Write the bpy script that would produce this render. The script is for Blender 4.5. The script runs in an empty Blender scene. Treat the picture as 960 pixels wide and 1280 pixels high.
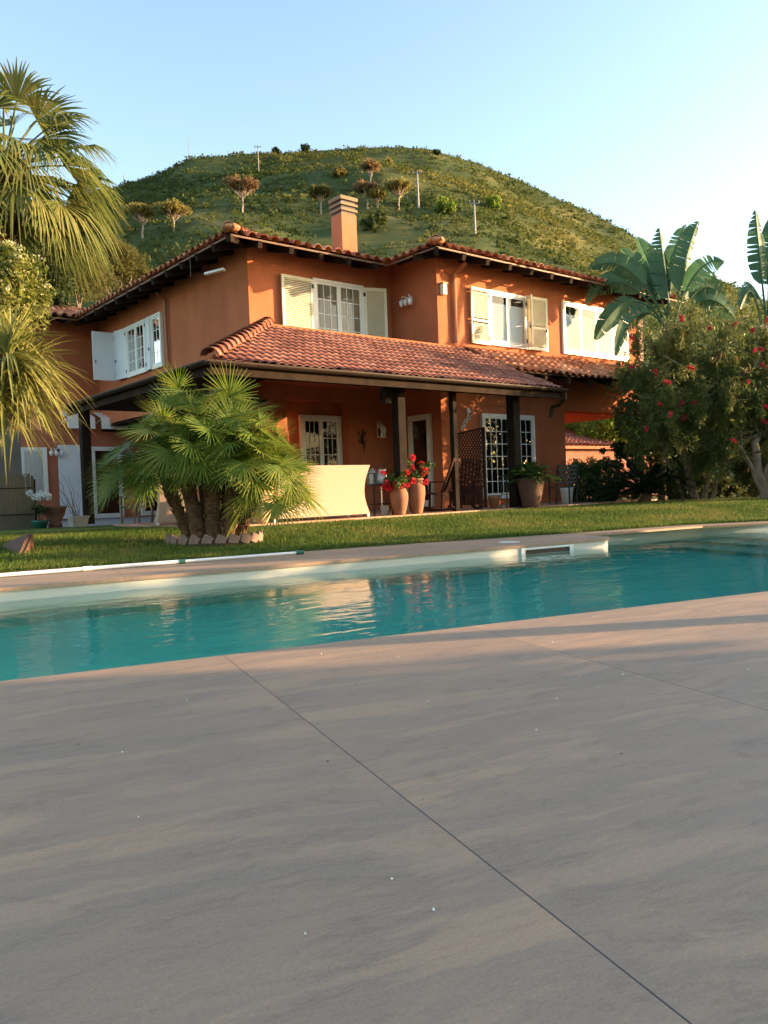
import bpy, bmesh, math, random
import numpy as np
from mathutils import Vector, Matrix
random.seed(7); RNG = np.random.default_rng(7)
S = bpy.context.scene
COL = S.collection
R = math.radians

# ---------------------------------------------------------------- camera
MR = np.array([[0.77258777, 0.04559534, -0.63326866],
               [-0.63384486, -0.00230604, -0.77345677],
               [-0.03672637, 0.99895733, 0.02711875]])
CH = 0.75
cam = bpy.data.cameras.new('camera'); camo = bpy.data.objects.new('camera', cam); COL.objects.link(camo)
m4 = Matrix([list(MR[i]) + [0] for i in range(3)] + [[0, 0, 0, 1]]); m4[2][3] = CH
camo.matrix_world = m4
cam.sensor_fit = 'VERTICAL'; cam.sensor_height = 36; cam.sensor_width = 27; cam.lens = 28.125
cam.clip_start = 0.05; cam.clip_end = 3000
S.camera = camo
def at(u, v, d):
    q = MR @ np.array([(u - 480) / 1000., -(v - 640) / 1000., -1.])
    return Vector(q * d) + Vector((0, 0, CH))
RIGHT = Vector(MR[:, 0]); UPV = Vector((0, 0, 1)); FWD = Vector(-MR[:, 2])

# ---------------------------------------------------------------- world, sun, exposure
SUN_EL = R(8.5)
SUN_H = Vector((0.839, -0.545, 0)).normalized()       # horizontal direction towards the sun
w = bpy.data.worlds.new('World'); S.world = w; w.use_nodes = True
nt = w.node_tree
bg = nt.nodes['Background']; bg.inputs['Strength'].default_value = 0.15
sky = nt.nodes.new('ShaderNodeTexSky'); sky.sky_type = 'NISHITA'; sky.sun_disc = False
sky.sun_elevation = SUN_EL; sky.sun_rotation = math.atan2(SUN_H.x, SUN_H.y)
sky.altitude = 0; sky.air_density = 1.0; sky.dust_density = 1.1; sky.ozone_density = 1.0
nt.links.new(sky.outputs[0], bg.inputs[0])
sl = bpy.data.lights.new('sun', 'SUN'); sl.energy = 4.4; sl.angle = R(0.5); sl.color = (1.0, 0.66, 0.36)
so = bpy.data.objects.new('sun', sl); COL.objects.link(so)
sd = Vector((SUN_H.x * math.cos(SUN_EL), SUN_H.y * math.cos(SUN_EL), math.sin(SUN_EL)))
so.rotation_euler = sd.to_track_quat('Z', 'Y').to_euler(); so.location = (20, -10, 20)
S.view_settings.view_transform = 'Standard'; S.view_settings.look = 'None'
S.view_settings.gamma = 1; S.view_settings.use_curve_mapping = False
S.view_settings.exposure = 2.0
cy = S.cycles
cy.use_denoising = True
cy.max_bounces = 8; cy.diffuse_bounces = 3; cy.glossy_bounces = 4; cy.transmission_bounces = 6; cy.transparent_max_bounces = 12
cy.sample_clamp_indirect = 4.0; cy.blur_glossy = 0.5

# ---------------------------------------------------------------- helpers
WL = {}
def tag(o, label=None, cat=None, group=None, kind=None):
    if label: o['label'] = label
    if cat: o['category'] = cat
    if group: o['group'] = group
    if kind: o['kind'] = kind
    return o
def root(name, label, cat, loc=(0, 0, 0), group=None):
    o = bpy.data.objects.new(name, None); COL.objects.link(o); o.empty_display_size = 0.2
    o.location = loc; WL[o.name] = Vector(loc)
    return tag(o, label, cat, group)
def finish(name, me, mat, parent, origin, smooth):
    ob = bpy.data.objects.new(name, me); COL.objects.link(ob)
    if mat is not None:
        for mm in (mat if isinstance(mat, (list, tuple)) else [mat]): me.materials.append(mm)
    if parent is not None:
        ob.parent = parent; off = WL[parent.name]; WL[ob.name] = off
    elif origin is not None:
        off = Vector(origin); ob.location = off; WL[ob.name] = off
    else:
        off = Vector((0, 0, 0)); WL[ob.name] = off
    if off.length > 0: me.transform(Matrix.Translation(-off))
    if smooth: me.polygons.foreach_set('use_smooth', [True] * len(me.polygons))
    me.update()
    return ob
def copy_tree(o, parent=None, loc=None, rotz=None, label=None, scale=None):
    kids = [c for c in bpy.data.objects if c.parent == o] if not hasattr(o, '_k') else o._k
    c = o.copy(); COL.objects.link(c)
    if parent is not None: c.parent = parent
    if loc is not None: c.location = loc
    if rotz is not None: c.rotation_euler = (0, 0, rotz)
    if scale is not None: c.scale = scale
    if label: c['label'] = label
    for k in kids: copy_tree(k, c)
    return c

class MB:
    def __init__(s, tf=None): s.v = []; s.f = []; s.mi = []; s.tf = tf; s.cur = 0
    def add(s, vs, fs):
        n = len(s.v)
        for p in vs:
            p = Vector(p); s.v.append(s.tf(p) if s.tf else p)
        for f in fs: s.f.append([i + n for i in f]); s.mi.append(s.cur)
        return s
    def box(s, a, b):
        x0, y0, z0 = [min(p, q) for p, q in zip(a, b)]; x1, y1, z1 = [max(p, q) for p, q in zip(a, b)]
        return s.add([(x0,y0,z0),(x1,y0,z0),(x1,y1,z0),(x0,y1,z0),(x0,y0,z1),(x1,y0,z1),(x1,y1,z1),(x0,y1,z1)],
                     [(0,3,2,1),(4,5,6,7),(0,1,5,4),(1,2,6,5),(2,3,7,6),(3,0,4,7)])
    def bar(s, p, q, w, h, up=(0, 0, 1)):
        p, q = Vector(p), Vector(q); d = (q - p).normalized(); u = Vector(up)
        sx = d.cross(u)
        if sx.length < 1e-4: sx = d.cross(Vector((1, 0, 0)))
        sx.normalize(); uu = sx.cross(d).normalized(); sx *= w / 2; uu *= h / 2
        vs = [p-sx-uu, p+sx-uu, p+sx+uu, p-sx+uu, q-sx-uu, q+sx-uu, q+sx+uu, q-sx+uu]
        return s.add(vs, [(0,1,2,3),(7,6,5,4),(0,4,5,1),(1,5,6,2),(2,6,7,3),(3,7,4,0)])
    def tube(s, pts, rad, n=8, cap=True):
        pts = [Vector(p) for p in pts]
        if not hasattr(rad, '__len__'): rad = [rad] * len(pts)
        vs = []; prev = None
        for i, p in enumerate(pts):
            d = (pts[min(i+1, len(pts)-1)] - pts[max(i-1, 0)])
            d = d.normalized() if d.length > 1e-9 else Vector((0, 0, 1))
            if prev is None:
                a = d.cross(Vector((0, 0, 1)))
                if a.length < 1e-3: a = d.cross(Vector((0, 1, 0)))
            else: a = prev - d * prev.dot(d)
            if a.length < 1e-6: a = d.orthogonal()
            a.normalize(); prev = a; b = d.cross(a)
            for k in range(n):
                t = 2 * math.pi * k / n
                vs.append(p + (a * math.cos(t) + b * math.sin(t)) * rad[i])
        fs = []
        for i in range(len(pts) - 1):
            for k in range(n):
                fs.append((i*n+k, i*n+(k+1) % n, (i+1)*n+(k+1) % n, (i+1)*n+k))
        if cap:
            fs.append(tuple(range(n-1, -1, -1))); fs.append(tuple((len(pts)-1)*n+k for k in range(n)))
        return s.add(vs, fs)
    def lathe(s, c, prof, n=24):
        c = Vector(c); vs = []
        for r, z in prof:
            for k in range(n):
                t = 2*math.pi*k/n; vs.append(c + Vector((r*math.cos(t), r*math.sin(t), z)))
        fs = []
        for i in range(len(prof)-1):
            for k in range(n): fs.append((i*n+k, i*n+(k+1) % n, (i+1)*n+(k+1) % n, (i+1)*n+k))
        fs.append(tuple(range(n-1, -1, -1)))
        return s.add(vs, fs)
    def prism(s, poly, z0, z1):
        n = len(poly)
        vs = [(p[0], p[1], z0) for p in poly] + [(p[0], p[1], z1) for p in poly]
        fs = [tuple(range(n-1, -1, -1)), tuple(range(n, 2*n))]
        for i in range(n): fs.append((i, (i+1) % n, n+(i+1) % n, n+i))
        return s.add(vs, fs)
    def ball(s, c, r, n=8, m=6, sq=(1, 1, 1)):
        c = Vector(c); vs = []
        for i in range(m+1):
            ph = math.pi*i/m
            for k in range(n):
                t = 2*math.pi*k/n
                vs.append(c+Vector((r*sq[0]*math.sin(ph)*math.cos(t), r*sq[1]*math.sin(ph)*math.sin(t), r*sq[2]*math.cos(ph))))
        fs = [(i*n+k, (i+1)*n+k, (i+1)*n+(k+1) % n, i*n+(k+1) % n) for i in range(m) for k in range(n)]
        return s.add(vs, fs)
    def build(s, name, mat, parent=None, origin=None, smooth=False, bevel=0):
        me = bpy.data.meshes.new(name)
        me.from_pydata([tuple(p) for p in s.v], [], s.f)
        if any(s.mi): me.polygons.foreach_set('material_index', s.mi)
        if bevel:
            bm = bmesh.new(); bm.from_mesh(me)
            bmesh.ops.bevel(bm, geom=bm.edges[:], offset=bevel, segments=1, affect='EDGES', clamp_overlap=True)
            bm.to_mesh(me); bm.free()
        return finish(name, me, mat, parent, origin, smooth)

def mesh_np(name, V, F, mat, parent=None, origin=None, smooth=False):
    V = np.asarray(V, dtype=np.float32).reshape(-1, 3); F = np.asarray(F, dtype=np.int32)
    me = bpy.data.meshes.new(name); k = F.shape[1]
    me.vertices.add(len(V)); me.vertices.foreach_set('co', V.ravel())
    me.loops.add(F.size); me.loops.foreach_set('vertex_index', F.ravel())
    me.polygons.add(len(F)); me.polygons.foreach_set('loop_start', np.arange(0, F.size, k, dtype=np.int32))
    me.update(calc_edges=True); me.validate()
    return finish(name, me, mat, parent, origin, smooth)
def quads(n): return np.arange(n*4).reshape(-1, 4)

# ---------------------------------------------------------------- materials
def base_mat(name):
    m = bpy.data.materials.new(name); m.use_nodes = True
    return m, m.node_tree, m.node_tree.nodes['Principled BSDF']
def mk(name, c1, c2=None, scale=3, rough=0.6, bump=0, bscale=60, spec=0.4, metal=0, detail=6, lo=.35, hi=.65, stretch=None):
    m, t, p = base_mat(name)
    p.inputs['Roughness'].default_value = rough; p.inputs['Specular IOR Level'].default_value = spec
    p.inputs['Metallic'].default_value = metal
    tc = t.nodes.new('ShaderNodeTexCoord'); co = tc.outputs['Object']
    if stretch:
        mp = t.nodes.new('ShaderNodeMapping'); mp.inputs['Scale'].default_value = stretch
        t.links.new(co, mp.inputs[0]); co = mp.outputs[0]
    if c2 is None: c2 = tuple(x*.8 for x in c1)
    nz = t.nodes.new('ShaderNodeTexNoise'); nz.inputs['Scale'].default_value = scale; nz.inputs['Detail'].default_value = detail
    t.links.new(co, nz.inputs['Vector'])
    cr = t.nodes.new('ShaderNodeValToRGB')
    cr.color_ramp.elements[0].position = lo; cr.color_ramp.elements[0].color = (*c1, 1)
    cr.color_ramp.elements[1].position = hi; cr.color_ramp.elements[1].color = (*c2, 1)
    t.links.new(nz.outputs[0], cr.inputs[0]); t.links.new(cr.outputs[0], p.inputs['Base Color'])
    if bump:
        n2 = t.nodes.new('ShaderNodeTexNoise'); n2.inputs['Scale'].default_value = bscale; n2.inputs['Detail'].default_value = 4
        t.links.new(co, n2.inputs['Vector'])
        b = t.nodes.new('ShaderNodeBump'); b.inputs['Strength'].default_value = bump; b.inputs['Distance'].default_value = 0.02
        t.links.new(n2.outputs[0], b.inputs['Height']); t.links.new(b.outputs[0], p.inputs['Normal'])
    return m
def leafmat(name, cols, trans=0.35, rough=0.5, spec=0.3, scale=0.8, tcol=None):
    m, t, p = base_mat(name)
    g = t.nodes.new('ShaderNodeNewGeometry')
    cr = t.nodes.new('ShaderNodeValToRGB'); e = cr.color_ramp.elements
    n = len(cols)
    e[0].position = 0; e[0].color = (*cols[0], 1); e[1].position = 1; e[1].color = (*cols[-1], 1)
    for i in range(1, n-1):
        x = e.new(i/(n-1)); x.color = (*cols[i], 1)
    nz = t.nodes.new('ShaderNodeTexNoise'); nz.inputs['Scale'].default_value = scale
    tc = t.nodes.new('ShaderNodeTexCoord'); t.links.new(tc.outputs['Object'], nz.inputs['Vector'])
    mx = t.nodes.new('ShaderNodeMath'); mx.operation = 'MULTIPLY_ADD'; mx.inputs[1].default_value = .55
    t.links.new(g.outputs['Random Per Island'], mx.inputs[0])
    m2 = t.nodes.new('ShaderNodeMath'); m2.operation = 'MULTIPLY_ADD'; m2.inputs[1].default_value = 1.6; m2.inputs[2].default_value = -.58
    t.links.new(nz.outputs[0], m2.inputs[0]); t.links.new(m2.outputs[0], mx.inputs[2])
    t.links.new(mx.outputs[0], cr.inputs[0])
    t.links.new(cr.outputs[0], p.inputs['Base Color'])
    p.inputs['Roughness'].default_value = rough; p.inputs['Specular IOR Level'].default_value = spec
    tr = t.nodes.new('ShaderNodeBsdfTranslucent')
    if tcol: tr.inputs[0].default_value = (*tcol, 1)
    else: t.links.new(cr.outputs[0], tr.inputs[0])
    ms = t.nodes.new('ShaderNodeMixShader'); ms.inputs[0].default_value = trans
    t.links.new(p.outputs[0], ms.inputs[1]); t.links.new(tr.outputs[0], ms.inputs[2])
    t.links.new(ms.outputs[0], t.nodes['Material Output'].inputs[0])
    return m

def stucco(name, c1, c2, c3):
    m, t, p = base_mat(name); L = t.links
    p.inputs['Roughness'].default_value = .9; p.inputs['Specular IOR Level'].default_value = .15
    tc = t.nodes.new('ShaderNodeTexCoord')
    n1 = t.nodes.new('ShaderNodeTexNoise'); n1.inputs['Scale'].default_value = .7; n1.inputs['Detail'].default_value = 8; n1.inputs['Roughness'].default_value = .65
    L.new(tc.outputs['Object'], n1.inputs['Vector'])
    cr = t.nodes.new('ShaderNodeValToRGB'); e = cr.color_ramp.elements
    e[0].position = .32; e[0].color = (*c1, 1); e[1].position = .7; e[1].color = (*c3, 1); x = e.new(.5); x.color = (*c2, 1)
    L.new(n1.outputs[0], cr.inputs[0])
    mp = t.nodes.new('ShaderNodeMapping'); mp.inputs['Scale'].default_value = (3, 3, .25); L.new(tc.outputs['Object'], mp.inputs[0])
    n3 = t.nodes.new('ShaderNodeTexNoise'); n3.inputs['Scale'].default_value = 1.2; n3.inputs['Detail'].default_value = 5; L.new(mp.outputs[0], n3.inputs['Vector'])
    r3 = t.nodes.new('ShaderNodeValToRGB'); r3.color_ramp.elements[0].position = .35; r3.color_ramp.elements[0].color = (.72, .7, .68, 1); r3.color_ramp.elements[1].position = .55; r3.color_ramp.elements[1].color = (1, 1, 1, 1)
    L.new(n3.outputs[0], r3.inputs[0])
    mm = t.nodes.new('ShaderNodeMixRGB'); mm.blend_type = 'MULTIPLY'; mm.inputs[0].default_value = .28
    L.new(cr.outputs[0], mm.inputs[1]); L.new(r3.outputs[0], mm.inputs[2]); L.new(mm.outputs[0], p.inputs['Base Color'])
    n2 = t.nodes.new('ShaderNodeTexNoise'); n2.inputs['Scale'].default_value = 45; n2.inputs['Detail'].default_value = 5; L.new(tc.outputs['Object'], n2.inputs['Vector'])
    b = t.nodes.new('ShaderNodeBump'); b.inputs['Strength'].default_value = .35; b.inputs['Distance'].default_value = .02
    L.new(n2.outputs[0], b.inputs['Height']); L.new(b.outputs[0], p.inputs['Normal'])
    return m

def tilemat(name, a, b, c, per=(.28, .36)):
    m, t, p = base_mat(name); L = t.links
    p.inputs['Roughness'].default_value = .85; p.inputs['Specular IOR Level'].default_value = .12
    tc = t.nodes.new('ShaderNodeTexCoord')
    v = t.nodes.new('ShaderNodeTexVoronoi'); v.inputs['Scale'].default_value = 3.2; L.new(tc.outputs['Object'], v.inputs['Vector'])
    hs = t.nodes.new('ShaderNodeSeparateColor'); L.new(v.outputs['Color'], hs.inputs[0])
    cr = t.nodes.new('ShaderNodeValToRGB'); e = cr.color_ramp.elements
    e[0].position = .1; e[0].color = (*a, 1); e[1].position = .9; e[1].color = (*c, 1); x = e.new(.5); x.color = (*b, 1)
    L.new(hs.outputs[0], cr.inputs[0])
    n = t.nodes.new('ShaderNodeTexNoise'); n.inputs['Scale'].default_value = 6; n.inputs['Detail'].default_value = 8; L.new(tc.outputs['Object'], n.inputs['Vector'])
    r = t.nodes.new('ShaderNodeValToRGB'); r.color_ramp.elements[0].position = .3; r.color_ramp.elements[0].color = (.55, .5, .45, 1); r.color_ramp.elements[1].position = .6; r.color_ramp.elements[1].color = (1, 1, 1, 1)
    L.new(n.outputs[0], r.inputs[0])
    mm = t.nodes.new('ShaderNodeMixRGB'); mm.blend_type = 'MULTIPLY'; mm.inputs[0].default_value = .8
    L.new(cr.outputs[0], mm.inputs[1]); L.new(r.outputs[0], mm.inputs[2]); L.new(mm.outputs[0], p.inputs['Base Color'])
    return m

MT = {}
MT['stucco'] = stucco('terracotta_stucco', (.375, .115, .052), (.43, .138, .063), (.48, .160, .076))
MT['stucco_pink'] = stucco('pink_stucco', (.40, .13, .07), (.45, .15, .085), (.48, .17, .10))
MT['stucco_red'] = stucco('red_ceiling', (.40, .05, .02), (.45, .06, .025), (.48, .07, .03))
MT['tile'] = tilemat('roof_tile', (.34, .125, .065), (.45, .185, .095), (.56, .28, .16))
MT['tile_porch'] = tilemat('porch_tile', (.185, .074, .053), (.24, .097, .068), (.30, .135, .095))  # darkened and dulled; the porch roof's shade is put into this colour
MT['wood_dark'] = mk('dark_wood', (.030, .018, .011), (.016, .010, .007), 4, .85, .2, 40, spec=.1)
MT['wood_post'] = mk('post_wood', (.022, .015, .011), (.012, .008, .006), 3, .85, .25, 40, spec=.1)
MT['white'] = mk('white_paint', (.80, .79, .74), (.72, .71, .66), 2, .45)
MT['shutter'] = mk('shutter_paint', (.74, .69, .50), (.66, .61, .44), 1.5, .5)  # cream paint with the sun's yellow put into the colour
MT['shutter_white'] = mk('shutter_white', (.70, .72, .74), (.62, .64, .67), 1.5, .5)
MT['brown_metal'] = mk('brown_metal', (.028, .017, .012), (.020, .012, .009), 3, .5, spec=.2)
MT['copper'] = mk('copper_paint', (.33, .13, .06), (.27, .10, .05), 2, .45)
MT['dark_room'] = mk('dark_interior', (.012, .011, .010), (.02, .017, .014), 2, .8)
MT['curtain'] = mk('curtain', (.88, .87, .84), (.82, .81, .78), 1, .85, stretch=(6, 6, .3))  # also serves as painted sky glare in the upstairs block windows
MT['curtain_beige'] = mk('net_curtain', (.34, .27, .17), (.20, .16, .10), 2, .85, stretch=(9, 9, .4))
MT['black'] = mk('black_paint', (.012, .012, .013), (.02, .02, .02), 3, .4)
MT['iron'] = mk('wrought_iron', (.02, .018, .017), (.03, .025, .02), 5, .5)
MT['rattan'] = None
MT['terra'] = mk('terracotta_pot', (.25, .095, .045), (.30, .13, .066), 5, .8, .15, 50)
MT['terra_pale'] = mk('pale_terracotta', (.60, .40, .22), (.54, .35, .19), 4, .8, .15, 50)
MT['terra_dark'] = mk('aged_terracotta', (.13, .065, .04), (.085, .045, .03), 6, .85, .2, 50)
MT['ceramic'] = mk('white_ceramic', (.75, .75, .73), (.68, .68, .66), 3, .3)
MT['red_wood'] = mk('reddish_wood', (.040, .014, .009), (.022, .008, .006), 5, .75, spec=.12)
MT['brick'] = mk('garden_brick', (.20, .13, .10), (.27, .18, .135), 9, .85, .3, 60)
MT['conc'] = mk('concrete', (.34, .32, .29), (.27, .25, .23), 6, .85, .2, 50)
MT['soil'] = mk('soil', (.035, .022, .014), (.05, .033, .02), 12, .95, .4, 40)
MT['bark_palm'] = mk('palm_fibre', (.07, .038, .018), (.15, .085, .038), 14, .95, .8, 30, stretch=(1, 1, 2.5))
MT['bark'] = mk('bark', (.15, .105, .07), (.24, .175, .12), 9, .9, .6, 25, stretch=(2, 2, .5))
MT['bark_grey'] = mk('bark_grey', (.20, .17, .14), (.13, .11, .09), 9, .9, .6, 25, stretch=(2, 2, .5))
MT['alu'] = mk('pole_paint', (.78, .80, .80), (.72, .74, .75), 3, .3, spec=.5)
MT['green_plastic'] = mk('green_plastic', (.015, .09, .07), (.02, .11, .08), 3, .4)
MT['stem'] = mk('stem', (.05, .07, .02), (.08, .06, .03), 8, .7)

def rattan():
    m, t, p = base_mat('woven_rattan'); L = t.links
    p.inputs['Roughness'].default_value = .7; p.inputs['Specular IOR Level'].default_value = .25
    tc = t.nodes.new('ShaderNodeTexCoord')
    wv = t.nodes.new('ShaderNodeTexChecker'); wv.inputs['Scale'].default_value = 55
    wv.inputs[1].default_value = (.43, .30, .21, 1); wv.inputs[2].default_value = (.38, .265, .185, 1)
    L.new(tc.outputs['Object'], wv.inputs['Vector']); L.new(wv.outputs[0], p.inputs['Base Color'])
    b = t.nodes.new('ShaderNodeBump'); b.inputs['Strength'].default_value = .25; b.inputs['Distance'].default_value = .01
    L.new(wv.outputs[1], b.inputs['Height']); L.new(b.outputs[0], p.inputs['Normal'])
    return m
MT['rattan'] = rattan()

def glassmat(name, tint=(.97, .98, .98), ior=1.55, rough=0.0):
    m, t, p = base_mat(name); L = t.links
    t.nodes.remove(p)
    tr = t.nodes.new('ShaderNodeBsdfTransparent'); tr.inputs[0].default_value = (*tint, 1)
    gl = t.nodes.new('ShaderNodeBsdfGlossy'); gl.inputs['Roughness'].default_value = rough
    fr = t.nodes.new('ShaderNodeFresnel'); fr.inputs[0].default_value = ior
    ms = t.nodes.new('ShaderNodeMixShader'); L.new(fr.outputs[0], ms.inputs[0]); L.new(tr.outputs[0], ms.inputs[1]); L.new(gl.outputs[0], ms.inputs[2])
    L.new(ms.outputs[0], t.nodes['Material Output'].inputs[0])
    return m
MT['glass'] = glassmat('window_glass')
MT['smoked'] = mk('smoked_glass', (.03, .025, .018), (.02, .017, .013), 3, .4, spec=.1)
MT['glass_dim'] = glassmat('shaded_glass', (.45, .47, .47), 1.3)
MT['glass_dark'] = glassmat('door_glass', (.5, .52, .52), 1.8)
# ================================================================ SETTING
PA = R(15.5)
def pw(a, b, z=0): return Vector((a*math.cos(PA)+b*math.sin(PA), -a*math.sin(PA)+b*math.cos(PA), z))
def to_ab(x, y): return (x*math.cos(PA)-y*math.sin(PA), x*math.sin(PA)+y*math.cos(PA))

def deckmat():
    m, t, p = base_mat('porcelain_deck'); L = t.links; N = t.nodes
    tc = N.new('ShaderNodeTexCoord')
    mp = N.new('ShaderNodeMapping'); mp.inputs['Rotation'].default_value = (0, 0, PA); L.new(tc.outputs['Object'], mp.inputs[0])
    sp = N.new('ShaderNodeSeparateXYZ'); L.new(mp.outputs[0], sp.inputs[0])
    def mth(op, a, b=None, c=None):
        n = N.new('ShaderNodeMath'); n.operation = op
        for i, q in enumerate((a, b, c)):
            if q is None: continue
            if isinstance(q, (int, float)): n.inputs[i].default_value = q
            else: L.new(q, n.inputs[i])
        return n.outputs[0]
    k = mth('DIVIDE', mth('SUBTRACT', sp.outputs[0], .80), 1.33)
    fl = mth('FLOOR', k); fr = mth('FRACT', k)
    dj = mth('MULTIPLY', mth('MINIMUM', fr, mth('SUBTRACT', 1.0, fr)), 1.33)
    kb = mth('DIVIDE', mth('ADD', sp.outputs[1], mth('MULTIPLY', mth('MODULO', mth('ABSOLUTE', fl), 2), 0)), 40.)
    jm = N.new('ShaderNodeMapRange'); jm.inputs[1].default_value = .0012; jm.inputs[2].default_value = .0023; jm.inputs[3].default_value = 1; jm.inputs[4].default_value = 0
    L.new(dj, jm.inputs[0])
    def noise(vec, scale, det=6, ro=.6, dist=0):
        n = N.new('ShaderNodeTexNoise'); n.inputs['Scale'].default_value = scale; n.inputs['Detail'].default_value = det; n.inputs['Roughness'].default_value = ro; n.inputs['Distortion'].default_value = dist
        L.new(vec, n.inputs['Vector']); return n.outputs[0]
    def ramp(v, stops):
        r = N.new('ShaderNodeValToRGB'); e = r.color_ramp.elements
        e[0].position, e[0].color = stops[0][0], (*stops[0][1], 1); e[1].position, e[1].color = stops[-1][0], (*stops[-1][1], 1)
        for p_, c_ in stops[1:-1]: q = e.new(p_); q.color = (*c_, 1)
        L.new(v, r.inputs[0]); return r.outputs[0]
    def mul(a, b, f=1):
        n = N.new('ShaderNodeMixRGB'); n.blend_type = 'MULTIPLY'; n.inputs[0].default_value = f; L.new(a, n.inputs[1]); L.new(b, n.inputs[2]); return n.outputs[0]
    def xyz(x, y):
        c = N.new('ShaderNodeCombineXYZ'); L.new(x, c.inputs[0]); L.new(y, c.inputs[1]); return c.outputs[0]
    # the print of each slab: its own offset, wandering grain, veins, stone flecks
    warp = mth('MULTIPLY', mth('SUBTRACT', noise(mp.outputs[0], 1.7, 5, .6), .5), .13)
    bw = mth('ADD', sp.outputs[1], warp)
    A_ = lambda k, m_: mth('MULTIPLY_ADD', sp.outputs[0], k, mth('MULTIPLY', fl, m_))
    B_ = lambda k, m_: mth('MULTIPLY_ADD', bw, k, mth('MULTIPLY', fl, m_))
    n1 = noise(xyz(A_(.42, 3.7), B_(2.3, 11.3)), 2.0, 12, .66, .3)
    col = ramp(n1, [(.30, (0.278, 0.197, 0.148)), (.42, (0.382, 0.258, 0.173)), (.50, (0.330, 0.233, 0.166)), (.57, (0.423, 0.277, 0.179)), (.72, (0.453, 0.293, 0.184))])
    n4 = noise(xyz(A_(.30, 7.3), B_(.95, 5.9)), 1.6, 6, .55, .2)
    col = mul(col, ramp(n4, [(.34, (.88, .91, .94)), (.66, (1.08, 1.05, 1.02))]))
    vv = mth('ABSOLUTE', mth('SUBTRACT', noise(xyz(A_(.8, 2.1), B_(3.4, 8.7)), 1.5, 8, .6, .5), .5))
    col = mul(col, ramp(vv, [(.0, (.80, .79, .79)), (.016, (.96, .96, .96)), (.04, (1, 1, 1))]), .6)
    n2o = noise(xyz(A_(14, 5.1), B_(42, 3.3)), 3, 6, .7)
    col = mul(col, ramp(n2o, [(.3, (.90, .90, .90)), (.7, (1.07, 1.07, 1.07))]))
    gr = noise(mp.outputs[0], 160, 4, .7)
    col = mul(col, ramp(gr, [(.32, (.86, .86, .86)), (.68, (1.10, 1.10, 1.10))]))
    # small stains
    n3 = N.new('ShaderNodeTexNoise'); n3.inputs['Scale'].default_value = 9; n3.inputs['Detail'].default_value = 3; L.new(mp.outputs[0], n3.inputs['Vector'])
    r3 = N.new('ShaderNodeValToRGB'); r3.color_ramp.elements[0].position = .24; r3.color_ramp.elements[0].color = (.8, .79, .78, 1); r3.color_ramp.elements[1].position = .36; r3.color_ramp.elements[1].color = (1, 1, 1, 1)
    L.new(n3.outputs[0], r3.inputs[0])
    m3 = N.new('ShaderNodeMixRGB'); m3.blend_type = 'MULTIPLY'; m3.inputs[0].default_value = .8; L.new(col, m3.inputs[1]); L.new(r3.outputs[0], m3.inputs[2])
    mj = N.new('ShaderNodeMixRGB'); L.new(jm.outputs[0], mj.inputs[0]); L.new(m3.outputs[0], mj.inputs[1]); mj.inputs[2].default_value = (.045, .043, .045, 1)
    L.new(mj.outputs[0], p.inputs['Base Color'])
    p.inputs['Roughness'].default_value = .62; p.inputs['Specular IOR Level'].default_value = .3
    b = N.new('ShaderNodeBump'); b.inputs['Strength'].default_value = .3; b.inputs['Distance'].default_value = .003
    L.new(n2o, b.inputs['Height']); L.new(b.outputs[0], p.inputs['Normal'])
    return m
MT['deck'] = deckmat()

BF = lambda a: 7.957 + .0947*(a+.283)
outline = [(-5, 3.74), (13, 3.74), (13, 8.8), (9.77, 9.62), (7.22, 9.40), (7.22, 8.86), (7.19, 8.76), (7.13, 8.69), (7.02, BF(7.02)), (-5, BF(-5))]
outer = [(-5.3, 9.46), (-.3, 9.72), (4.4, 9.92), (7.3, 9.86), (9.8, 10.0), (13.4, 9.12)]
def bo(a):
    if a <= outer[0][0]: return outer[0][1]
    for (a0, b0), (a1, b1) in zip(outer, outer[1:]):
        if a <= a1: return b0+(b1-b0)*(a-a0)/(a1-a0)
    return outer[-1][1]
def lawn_z(a, b):
    t = min(1, max(0, (b-bo(a))/4.0)); return .004 + .20*(t*t*(3-2*t))

# deck this side of the pool
d = MB(); d.prism([tuple(pw(*q)[:2]) for q in [(-5.3, -8), (13.4, -8), (13.4, 3.755), (-5.3, 3.755)]], -.14, 0)
tag(d.build('pool_deck', MT['deck']), kind='structure')
# border of paving beyond the pool, following the pool's outline
d = MB()
far = [(-5.3, BF(-5.3)-.02), (7.03, BF(7.03)-.02), (7.15, 8.67), (7.21, 8.75), (7.24, 8.86), (7.24, 9.38), (9.77, 9.60), (12.98, 8.78), (12.98, 3.755), (13.4, 3.755), (13.4, 9.12)] + outer[::-1][1:]
d.prism([tuple(pw(*q)[:2]) for q in far], -.035, 0)
tag(d.build('pool_paving', MT['deck']), kind='structure')
MT['pool_wall'] = mk('pool_liner', (.60, .58, .49), (.55, .53, .45), 1.5, .5)
MT['pool_floor'] = mk('pool_floor_liner', (.55, .66, .60), (.50, .62, .57), 1.5, .5)
d = MB()
n = len(outline)
for i in range(n):
    p, q = Vector(outline[i]), Vector(outline[(i+1) % n]); e = (q-p).normalized(); nn = Vector((e.y, -e.x))*.18
    poly = [p, q, q+nn, p+nn]
    d.prism([tuple(pw(c.x, c.y)[:2]) for c in poly], -1.55, -.036)
tag(d.build('pool_wall', MT['pool_wall']), kind='structure')
d = MB(); d.prism([tuple(pw(*q)[:2]) for q in [(-5.2, 3.6), (13.2, 3.6), (13.2, 10), (-5.2, 10)]], -1.75, -1.5)
tag(d.build('pool_floor', MT['pool_floor']), kind='structure')
zp = -1.499
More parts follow.
